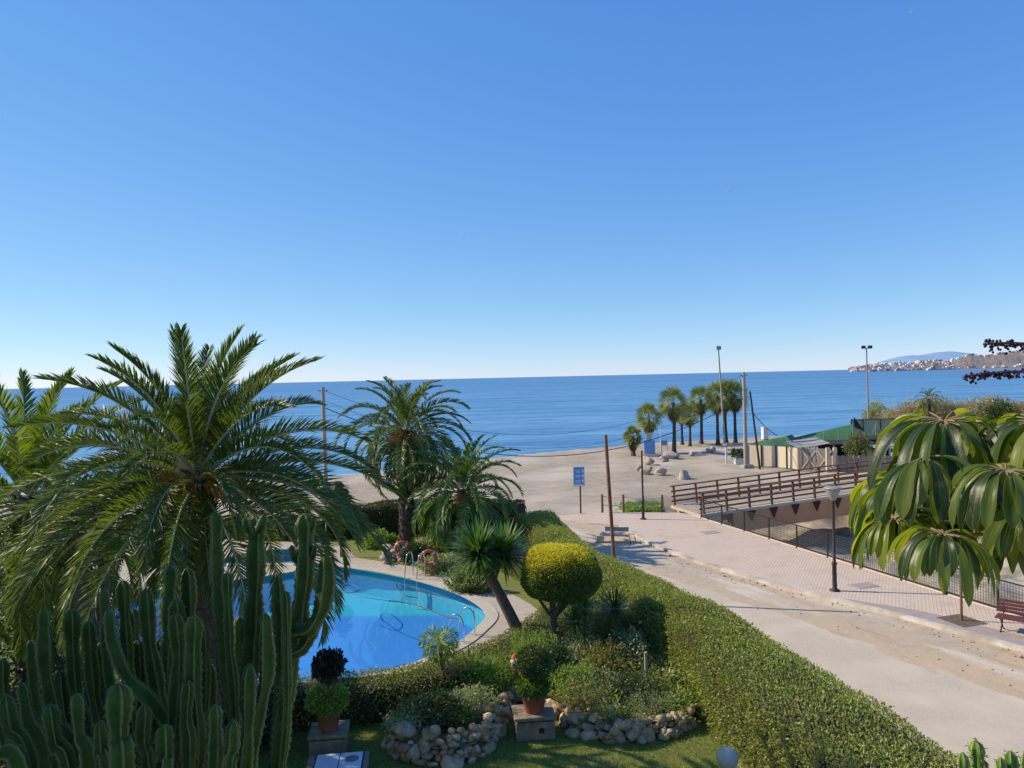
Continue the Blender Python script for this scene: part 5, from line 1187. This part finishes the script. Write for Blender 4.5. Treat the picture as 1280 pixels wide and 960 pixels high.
mb = MB(); mb.box(p+[0, .3, .42], (1.15, .5, .12)); bevel(mb.build('seat', M['white'], r), .02)
for x in (-.4, .4):
    mb = MB(); mb.box(p+[x, .3, .18], (.18, .42, .36)); mb.build('leg', M['white'], r)
p = G(908, 580, -.03); r = thing('beach_shower', 'short white shower post with a grey head on the sand', 'shower', p)
mb = MB(); mb.box(p+[0, 0, .85], (.14, .14, 1.7)); mb.build('post', M['white'], r); mb = MB(); mb.lathe(p+[0, 0, 1.62], [(.1, 0), (.34, .12), (.34, .2), (.1, .28), (0, .3)], 12); mb.build('head', M['mast'], r)
p = G(925, 580.5, -.03); r = thing('planter', 'white planter with a green bush left of the concrete pole', 'planter', p); g = np.random.default_rng(9)
mb = MB(); mb.box(p+[0, .3, .4], (.85, .6, .8)); bevel(mb.build('tub', M['white'], r), .03); mb = MB(); q, d = blob_points(p+[-.1, .3, .95], (.6, .5, .4), 700, 3, g, .5, .3); mb.leaves(q, d, .2, g); mb.build('foliage', M['hedge_dark'], r)
p = G(831, 569, -.03); r = thing('metal_rack', 'thin metal frame standing beside the blue information board', 'frame', p); mb = MB()
for x in (-.25, .35): mb.tube([p+[x, .4, 0], p+[x, .4, 1.6]], .03, 6)
mb.tube([p+[-.25, .4, 1.58], p+[.35, .4, 1.58]], .03, 6); mb.build('tube_frame', M['mast'], r)
mb = MB(); mb.box(p+[.05, .4, 1.25], (.58, .03, .5)); mb.build('panel', surf('faded_lilac', (.35, .33, .45), (.28, .27, .38), 3, .7), r)
mb, ta, ba = pole('', '', (825.5, 512), (826, 566), 84, .05, .05, 0); tag(mb.build('thin_post', M['white']), 'thin white post in front of the left fan palms', 'post')

# ------------------------------------------------------------------ fan palms
def fan_palm_proto(label, h, seed, r=1.6):
    g = np.random.default_rng(seed); ro = thing('fan_palm', label, 'palm tree', (0, 0, 0), 'fan palms in a row on the beach'); tb = MB()
    n = 16; t = np.linspace(0, 1, n); tb.tube(np.stack([.08*np.sin(t*3), 0*t, t*h], 1), np.interp(t, [0, .07, .3, 1], [.34, .25, .19, .17])*(1+.05*np.sin(np.arange(n)*2.3)), 10); tb.build('trunk', M['trunk'], ro, True)
    def fan(mb, base, d, pl, fl, mi):
        d = nrm(d); sd_ = nrm(np.cross(d, [0, 0, 1.0])); up = np.cross(sd_, d); ro_ = g.uniform(-1.1, 1.1); sd_, up = sd_*math.cos(ro_)+up*math.sin(ro_), up*math.cos(ro_)-sd_*math.sin(ro_); hub = base+d*pl
        mb.add([base-sd_*.02, base+sd_*.02, hub+sd_*.015, hub-sd_*.015], [(0, 1, 2, 3)], False, mi)
        ns = 15
        for k in range(ns):
            a = (k-(ns-1)/2)*.19; e = d*math.cos(a)+sd_*math.sin(a)*1.05; e = nrm(e+up*.1*abs(a)); w_ = nrm(np.cross(e, up))*.042
            L_ = fl*(1-.09*abs(a)**1.5)*g.uniform(.85, 1.1); m_ = hub+e*L_*.6; tip = hub+e*L_-np.array([0, 0, 1])*L_*g.uniform(.05, .4)
            mb.add([hub, m_+w_, tip, m_-w_], [(0, 1, 2, 3)], False, mi)
    mb = MB(); c = np.array([0, 0, h])
    for i in range(36):
        q = i/36; az = i*2.4+g.normal()*.15; el = R(80-140*q)+g.normal()*.15; d = np.array([math.cos(az)*math.cos(el), math.sin(az)*math.cos(el), math.sin(el)]); fan(mb, c+[0, 0, .1*(1-q)-.2*q], d, r*.36*g.uniform(.8, 1.15), r*.60, 0)
    mb.build('crown', M['fan'], ro, True); mb = MB()
    for i in range(22):
        az = i*2.4; el = R(-58-i*1.2); d = np.array([math.cos(az)*math.cos(el), math.sin(az)*math.cos(el), math.sin(el)]); fan(mb, c+[0, 0, -.2-.035*i], d, r*.18, r*.42, 0)
    mb.build('dead_leaves', M['skirt'], ro, True); return ro
FP = [(842.5, 568, 503, 1.75, 'fan palm above the large boulder tallest on the left of the row'), (791.7, 570, 545, 1.05, 'smallest fan palm standing alone at the left end of the row'), (812, 567, 521, 1.5, 'short fan palm rising behind the blue information board'),
      (853, 556, 516, 1.35, 'slim fan palm close behind the boulder palm on its right'), (862.5, 558, 518, 1.35, 'fan palm with bushy skirt third from the left boulder'), (876.7, 555, 499, 1.6, 'fan palm with a double trunk look in the middle of the row'), (897.5, 556, 495, 1.65, 'fan palm just left of the leaning light mast'), (908, 554, 493, 1.6, 'fan palm just right of the leaning light mast'), (919.5, 554, 493, 1.65, 'fan palm at the right end of the row beside the concrete pole')]
protos = []
for i, (px, by, cy, rr, lab) in enumerate(FP):
    b = G(px, by, -.05); h = D(px, cy, b[1])[2]+.05
    if i < 3: o = fan_palm_proto(lab, h, 600+i, rr*1.25); o.location = b; o.rotation_euler[2] = i; protos.append((o, h))
    else:
        po, ph = protos[0] if i % 2 else protos[0]; s_ = h/ph; copy_tree(po, b, i*1.3, (rr/1.75, rr/1.75, s_), lab)

# ------------------------------------------------------------------ allotments beyond the bridge
def panel_fence(name, label, cat, pts, h, mat, post_mat, npost, z=-.03, thick=.05):
    pts = [np.asarray(q, float) for q in pts]; r = thing(name, label, cat, (pts[0][0], pts[0][1], z))
    for a, b in zip(pts[:-1], pts[1:]):
        mb = MB(); mb.bar((a[0], a[1], z+h/2+.03), (b[0], b[1], z+h/2+.03), thick, h-.06); mb.build('panel', mat, r)
        for k in range(npost):
            q = a+(b-a)*(k+.0)/npost; mb = MB(); mb.box((q[0], q[1]-.08, z+h/2+.02), (.12, .1, h+.08)); mb.build('post', post_mat, r)
    return r
panel_fence('canvas_fence', 'cream canvas screen fence between the concrete pole and the white gate', 'fence', [G(934, 582, 0), G(970, 584, 0), G(997, 587, 0)], 1.9, M['canvas'], M['brown_iron'], 2)
gp = G(1000, 588, 0); gq = G(1044, 590, 0); r = thing('plot_gate', 'weathered board gate with pale posts at the allotment entrance', 'gate', gp)
for q in (gp, gq-[.6, 0, 0], gq): mb = MB(); mb.box((q[0], q[1], 1.0), (.28, .22, 2.06)); mb.build('post', M['deckslab'], r)
for k in range(2):
    a = gp+(gq-gp)*(.06+.44*k); b = gp+(gq-gp)*(.06+.44*k+.40); mb = MB(); mb.bar((a[0], a[1], .98), (b[0], b[1], .98), .05, 1.86); mb.build('leaf_panel', M['oldwood'], r)
    mb = MB(); mb.bar((a[0], a[1]-.05, .2), (b[0], b[1]-.05, 1.75), .06, .09); mb.bar((a[0], a[1]-.05, 1.75), (b[0], b[1]-.05, .2), .05, .08); mb.build('brace', M['deckslab'], r)
c = (gp+gq)/2; r = thing('awning', 'grey sagging cloth awning above the allotment gate', 'awning', (c[0], c[1]+1.5, 0)); gx_, gy_ = np.meshgrid(np.linspace(-1.5, 1.3, 12), np.linspace(0, 3, 8), indexing='ij')
mb = MB(); mb.grid(np.stack([c[0]+gx_, c[1]+.4+gy_, 2.15+.12*gx_+.25*gy_/3-.25*np.sin((gx_+1.5)/2.8*3.14)*np.sin(gy_+.3)*.5], -1)); mb.build('cloth', M['grey_sheet'], r)
for x, y_ in ((-1.4, .45), (1.2, .45), (-1.4, 3.3), (1.2, 3.3)): mb = MB(); mb.box((c[0]+x, c[1]+y_, 1.0), (.08, .08, 2.0)); mb.build('post', M['oldwood'], r)
panel_fence('board_fence', 'low weathered board fence between the gate and the yellow pillars', 'fence', [G(1046, 590, 0), G(1074, 590, 0), G(1140, 590, 0)], 1.35, M['oldwood'], M['oldwood'], 4)
for k, (px, lab) in enumerate(((1078.5, 'left one of two yellow rendered pillars beyond the bridge'), (1086, 'right one of two yellow rendered pillars beyond the bridge'))):
    q = G(px, 587, 0); mb = MB(); mb.box((q[0], q[1], .8), (.42, .4, 1.6)); mb.box((q[0], q[1], 1.64), (.48, .46, .08)); tag(mb.build('pillar', M['yellow_wall']), lab, 'pillar', 'yellow pillars')
def net(label, pts, mat, name='shade_net', frame=True):
    r = thing(name, label, 'netting', (pts[0][0], pts[0][1], 0)); n = len(pts); mb = MB(); v = [np.asarray(p, float) for p in pts]
    return r, v
# green netting roof and walls
def sheet(mb, a, b, c, d, n=10, sag=.15):
    a, b, c, d = [np.asarray(q, float) for q in (a, b, c, d)]; s, t = np.meshgrid(np.linspace(0, 1, n), np.linspace(0, 1, n), indexing='ij'); s = s[..., None]; t = t[..., None]
    mb.grid((a*(1-s)+b*s)*(1-t)+(d*(1-s)+c*s)*t-np.array([0, 0, 1])*sag*np.sin(s*3.14*3)*np.sin(t*3.14))
r = thing('shade_net', 'dark green shade netting tent behind the cream canvas fence', 'netting', D(968, 560, 72)*[1, 1, 0])
mb = MB(); sheet(mb, D(934, 560, 70), D(998, 563, 70), D(983, 545, 76), D(942, 553, 76)); sheet(mb, D(983, 545, 76), D(998, 563, 70), D(1008, 562, 80), D(990, 543, 86)); mb.build('net', M['net_green'], r)
for px, py, Yd in ((936, 560, 70.2), (983, 545, 76), (996, 562, 70.2), (942, 553, 76)):
    mb = MB(); q = D(px, py, Yd); mb.box((q[0], q[1], q[2]/2-.05), (.07, .07, q[2])); mb.build('post', M['brown_iron'], r)
r = thing('net_screen', 'long green netting screen rising in front of the sea', 'netting', D(1030, 556, 86)*[1, 1, 0])
mb = MB(); sheet(mb, D(988, 560, 84), D(1066, 560, 84), D(1066, 530, 90), D(992, 547, 90), sag=.1); sheet(mb, D(1066, 562, 84), D(1180, 562, 84), D(1180, 541, 88), D(1066, 541, 88), sag=.1); mb.build('net', M['net_green'], r)
for px, py in ((1004, 549), (1030, 541), (1048, 540), (1066, 531), (1095, 541), (1130, 541)): mb = MB(); q = D(px, py, 83.6); mb.box((q[0], q[1], q[2]/2), (.07, .07, q[2]+.3)); mb.build('post', M['oldwood'], r)
r = thing('net_enclosure', 'tall pale green net enclosure with dark posts near the reeds', 'netting', D(1100, 541, 95)*[1, 1, 0])
mb = MB(); a, b = D(1064, 545, 94), D(1150, 545, 94); zt = D(1064, 524.5, 94)[2]; mb.bar((a[0], 94, zt/2), (b[0], 94, zt/2), .03, zt); mb.build('net', M['net_lightgreen'], r)
for px in (1064, 1079, 1101, 1118, 1134, 1150): mb = MB(); q = D(px, 540, 93.9); mb.box((q[0], 93.85, zt/2), (.09, .07, zt+.1)); mb.build('post', M['brown_iron'], r)
mb = MB(); mb.bar((a[0], 93.88, zt), (b[0], 93.88, zt), .08, .08); mb.build('rail', M['brown_iron'], r)
mb = MB(); q = D(1068, 540, 93); sheet(mb, q+[0, 0, .6], q+[1.3, 0, 0], q+[.5, .1, 1.2], q+[0, .1, 1.9], 6, .1); mb.build('torn_flap', M['darkshed'], r)
for k, (px, lab) in enumerate(((1096, 'left wooden tripod frame in front of the pale netting'), (1114, 'right wooden tripod frame in front of the pale netting'))):
    q = D(px, 527.5, 92); r = thing('tripod', lab, 'tripod', (q[0], q[1], 0), 'tripod frames')
    for dx, dy in ((-.55, 0), (.55, 0), (0, .7)): mb = MB(); mb.tube([(q[0], q[1], q[2]), (q[0]+dx*1.6, q[1]+dy, 0)], .04, 5); mb.build('leg', M['oldwood'], r)
def shed(label, px0, px1, ptop, Yd, dp, roof, wall, open_=True, name='shed', over=.2, posts=4):
    a = D(px0, ptop, Yd); b = D(px1, ptop, Yd); zt = a[2]; r = thing(name, label, 'shed', ((a[0]+b[0])/2, Yd, 0)); wd = b[0]-a[0]; cx = (a[0]+b[0])/2
    mb = MB(); mb.box((cx, Yd+dp/2, zt-.05), (wd+over*2, dp+over*2, .10)); mb.build('roof', roof, r)
    for k in range(posts):
        mb = MB(); mb.box((a[0]+wd*k/(posts-1), Yd+.05, (zt-.1)/2), (.10, .10, zt-.1)); mb.build('post', M['oldwood'], r)
    mb = MB(); mb.box((cx, Yd+dp-.1, (zt-.1)/2), (wd, .08, zt-.1)); 
    if not open_: mb.box((cx, Yd+.2, (zt-.1)/2), (wd-.2, .06, zt-.1))
    mb.build('wall', wall, r); return r
shed('long low shed with dark tarred roof behind the board fence', 1043, 1098, 555, 72, 4, M['darkshed'], M['darkshed'])
shed('open shelter with a grey sheet roof right of the yellow pillars', 1095, 1130, 558, 70, 3, M['grey_sheet'], M['darkshed'])
shed('second dark shed with pale roof edge behind the grey shelter', 1085, 1135, 549, 78, 4, M['darkshed'], M['darkshed'])
shed('small wooden kiosk with a white flat roof among the reeds', 1214, 1236, 527, 80, 2.5, M['deckslab'], M['wood'], name='kiosk')
q = D(1111, 540, 73); mb = MB(); mb.box((q[0], q[1], q[2]/2), (.2, .2, q[2])); tag(mb.build('white_post', M['white']), 'tall white post above the dark allotment sheds', 'post')
q = D(956, 548, 95); mb = MB(); mb.box((q[0], q[1], .75), (.65, .6, 1.4), .2); mb.box((q[0], q[1], 1.5), (.72, .66, .12), .2); tag(mb.build('white_hut', M['white']), 'small white block on the sand behind the dark netting', 'hut')
r = thing('tarpaulin', 'green and turquoise tarpaulin beyond the umbrella tree leaves', 'tarpaulin', D(1255, 540, 76)*[1, 1, 0]); mb = MB(); sheet(mb, D(1243, 545, 74), D(1290, 545, 74), D(1290, 531, 80), D(1246, 532, 80)); mb.build('sheet', M['net_lightgreen'], r); mb = MB(); sheet(mb, D(1250, 556, 72), D(1268, 556, 72), D(1266, 545, 74), D(1252, 545, 74)); mb.build('flap', M['turq'], r)
shrub('fruit_tree', 'small yellowish leafed tree in front of the dark sheds', 'tree', G(1072, 588)*[1, 1, 0], (1.0, .9, .95), 1500, .32, leafmat('olive_leaf', [(.17, .19, .07), (.24, .24, .10), (.12, .14, .05)], .3), 700, cz=2.2, wid=.35, droop=.5)
q = D(1094, 530, 108); shrub('round_bush', 'dense round dark bush at the foot of the twin floodlight mast', 'shrub', (q[0], 108, 0), (1.75, 1.6, 1.9), 5200, .24, M['shrub_b'], 701, cz=1.0)
q = D(1250, 530, 88); shrub('dark_tree', 'dark green tree standing among the dry reeds', 'tree', (q[0], 88, 0), (1.7, 1.5, 1.7), 5200, .25, M['shrub_c'], 702, cz=1.55)
g = np.random.default_rng(710)
for i, (px, Yd, wd, h, lab) in enumerate(((1122, 97, 2.0, 3.3, 'leftmost wispy reed clump beside the net enclosure'), (1146, 96, 2.6, 4.6, 'tall dry reed clump left of the small palm'), (1170, 95, 2.6, 4.9, 'dense straw reed clump around the small palm'), (1196, 94, 2.4, 4.2, 'lower tan reed clump right of the small palm'),
      (1222, 92, 2.6, 4.7, 'pale reed clump behind the wooden kiosk'), (1240, 91, 2.2, 5.0, 'tallest feathery reed clump left of the dark tree'), (1270, 90, 2.4, 4.4, 'brown reed clump right of the dark tree'), (1296, 89, 2.6, 4.4, 'reed clump cut by the right edge of the photo'))):
    c = D(px, 500, Yd); mb = MB(); n = 420; x = c[0]+g.normal(size=n)*wd*.48; y = Yd+g.normal(size=n)*1.0; hh = h*g.uniform(.6, 1.05, n)*(1-.18*np.abs(x-c[0])/wd)
    ln = g.normal(size=(n, 2))*.22; base = np.c_[x, y, np.zeros(n)]; tip = np.c_[x+ln[:, 0]*hh*.6, y+ln[:, 1]*hh*.6, hh]; wv = np.array([.03, 0, 0])
    v = np.stack([base-wv, base+wv, tip+wv*.4, tip-wv*.4], 1); mb.add(v.reshape(-1, 3), np.arange(n*4).reshape(-1, 4))
    m = n*15; k = g.integers(0, n, m); q = g.uniform(.22, 1.0, m)[:, None]; P = base[k]*(1-q)+tip[k]*q+g.normal(size=(m, 3))*.05; d = g.normal(size=(m, 3))*[1, 1, .5]+[0, 0, .45]; mb.leaves(P, d, .55, g, .25, .13, droop=.1)
    tag(mb.build('reed_clump', M['reed']), lab, 'reeds', 'dry reeds behind the allotments')
q = D(1161, 497, 93); date_palm('small green palm top rising from the dry reeds', (q[0], 93, 0), q-[0, 0, .3], 26, 1.7, .4, .05, 720, M['palm'], .2, npair=22, name='small_palm')

# white wall and lamps at the garden's far left
r0, r1 = G(322, 634), G(386, 632); mb = MB(); mb.bar((r0[0], r0[1], .72), (r1[0], r1[1], .72), .25, 1.45); mb.bar((r0[0], r0[1], 1.49), (r1[0], r1[1], 1.49), .34, .08)
tag(mb.build('garden_wall', M['white']), 'white rendered wall at the beach edge left of the concrete pole', 'wall')
p = G(208, 712); r = thing('garden_lamp', 'slim pale garden lamp on the paved deck behind the big palm', 'lamp', p); mb = MB(); mb.tube([p, p+[0, 0, 2.6]], [.05, .04], 8); mb.build('post', M['mast'], r); mb = MB(); mb.ball(p+[0, 0, 2.72], .17, 10); mb.build('globe', M['globe'], r)
p = G(226, 708); r = thing('sun_lounger', 'white sun lounger on the deck behind the big palm trunk', 'sun lounger', p, rz=.2)
mb = MB(); mb.box((0, 0, .32), (1.3, .62, .06)); mb.build('seat', M['white'], r, True); mb = MB(); mb.bar((.62, 0, .34), (1.15, 0, .78), .62, .05); mb.build('backrest', M['white'], r, True)
for x in (-.55, .55):
    for y_ in (-.25, .25): mb = MB(); mb.box((x, y_, .145), (.05, .05, .29)); mb.build('leg', M['white'], r, True)

# ------------------------------------------------------------------ headland, town and mountains
Yh = 3000.0; prof = [(1040, 461.5), (1060, 460), (1085, 457.5), (1110, 455.5), (1140, 453), (1165, 451), (1188, 451.5), (1196, 449), (1205, 446), (1214, 444.5), (1228, 446), (1240, 445), (1252, 442.5), (1266, 440.5), (1285, 439.5), (1330, 437), (1400, 434)]
px = np.linspace(1060, 1400, 140); py = np.interp(px, [a for a, b in prof], [b for a, b in prof]); g = np.random.default_rng(800); py = py-np.abs(np.convolve(g.normal(size=160), np.ones(5)/5, 'same')[:140])*.7*smooth(1190, 1215, px)
rows = []
for q in np.linspace(0, 1, 14):
    row = []
    for a, b in zip(px, py):
        top = D(a, b, Yh+500*q); zt = D(a, b, Yh+500)[2]; row.append((top[0], top[1], -3+(max(zt, 0)+3)*(smooth(0, 1, q)**.8)+g.normal()*(2.2 if a > 1195 else .6)*math.sin(q*3.14)))
    rows.append(row)
rows.append([(r_[0]*1.17, r_[1]*1.17, -5) for r_ in rows[-1]])
hv = np.array(rows); mb = MB(); mb.grid(hv); hl = struct('headland', mb, M['headland'])
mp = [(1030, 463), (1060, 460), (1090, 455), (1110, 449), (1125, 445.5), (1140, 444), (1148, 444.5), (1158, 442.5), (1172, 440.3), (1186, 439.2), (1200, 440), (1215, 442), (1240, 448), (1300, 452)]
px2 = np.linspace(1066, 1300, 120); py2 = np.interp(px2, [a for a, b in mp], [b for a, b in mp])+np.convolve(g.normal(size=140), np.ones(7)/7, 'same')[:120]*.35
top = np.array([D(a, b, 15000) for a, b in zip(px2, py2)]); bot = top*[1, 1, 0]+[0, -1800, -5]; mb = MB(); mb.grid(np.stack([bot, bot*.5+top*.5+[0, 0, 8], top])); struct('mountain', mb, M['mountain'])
def head_z(x, y):
    d2 = ((hv[..., 0]-x)**2+(hv[..., 1]-y)**2); return hv[..., 2].ravel()[np.argmin(d2)]
def house_proto(name, wall, roof, label):
    r = thing(name, label, 'house', (0, 0, 0), 'houses of the distant headland town'); mb = MB(); mb.box((0, 0, 4), (16, 10, 8)); mb.box((4, 0, 9.5), (8, 9, 3)); mb.build('wall', wall, r, True)
    mb = MB(); mb.box((0, 0, 8.3), (16.6, 10.6, .6)); mb.box((4, 0, 11.2), (8.6, 9.6, .5)); mb.build('roof', roof, r, True)
    return r
hw = house_proto('distant_house', M['headhouse'], M['headhouse'], 'tiny white flat roofed house in the distant headland town'); hp = house_proto('distant_house', M['headhouse_pink'], M['headroof'], 'tiny pink tile roofed house in the distant headland town')
first = {0: True, 1: True}; g = np.random.default_rng(820)
for i in range(215):
    a = g.uniform(1066, 1193) if i < 185 else g.uniform(1196, 1290); q = g.uniform(.08, .95) if i < 185 else g.choice([.15, .9, .95, .97])
    if i < 185 and g.uniform() < .35: q = .12
    zt = D(a, np.interp(a, [b[0] for b in prof], [b[1] for b in prof]), Yh+500*q); x, y = zt[0], zt[1]; z = head_z(x, y); k = int(g.uniform() < .36); o = hp if k else hw; s_ = (g.uniform(.6, 1.9), g.uniform(.6, 1.2), g.uniform(.5, 1.2))
    if first[k]: first[k] = False; o.location = (x, y, z-1); o.scale = s_
    else: copy_tree(o, (x, y, z-1), g.normal()*.3, s_)

for i, (a, b, lab) in enumerate((((904, 240.5), (920, 232.5), 'short faint contrail in the sky right of the centre'), ((574, 299.5), (581, 295.5), 'tiny faint contrail low in the middle of the sky'), ((1136, 16), (1142, 12), 'tiny bright contrail near the top right corner of the sky'))):
    p0, p1 = D(*a, 30000), D(*b, 30000); t = np.linspace(0, 1, 5)[:, None]; mb = MB(); mb.tube(p0*(1-t)+p1*t, np.array([4, 12, 16, 14, 5]), 6); tag(mb.build('contrail', M['white']), lab, 'contrail')
# building wing added unseen, left of the view, to shade the cactus
r = thing('added_shade_wing', 'cream apartment building wing with balconies left of the garden', 'building', (-13, 3.2, 0)); mb = MB(); mb.box((-13, 2.4, 5.6), (9.5, 11, 11.2)); mb.box((-13, 2.4, 11.4), (9.9, 11.4, .4)); mb.build('wall', M['wing'], r)
for fl_ in range(3):
    mb = MB(); mb.box((-8.0, 2.4, 1.0+fl_*3.3), (.5, 9, .18)); mb.box((-7.78, 2.4, 1.55+fl_*3.3), (.06, 9, 1.0)); mb.build('balcony', M['white'], r)
    for k in range(3): mb = MB(); mb.box((-8.235, -1+k*3.3, 2.2+fl_*3.3), (.05, 1.8, 2.1)); mb.build('window', M['window'], r)
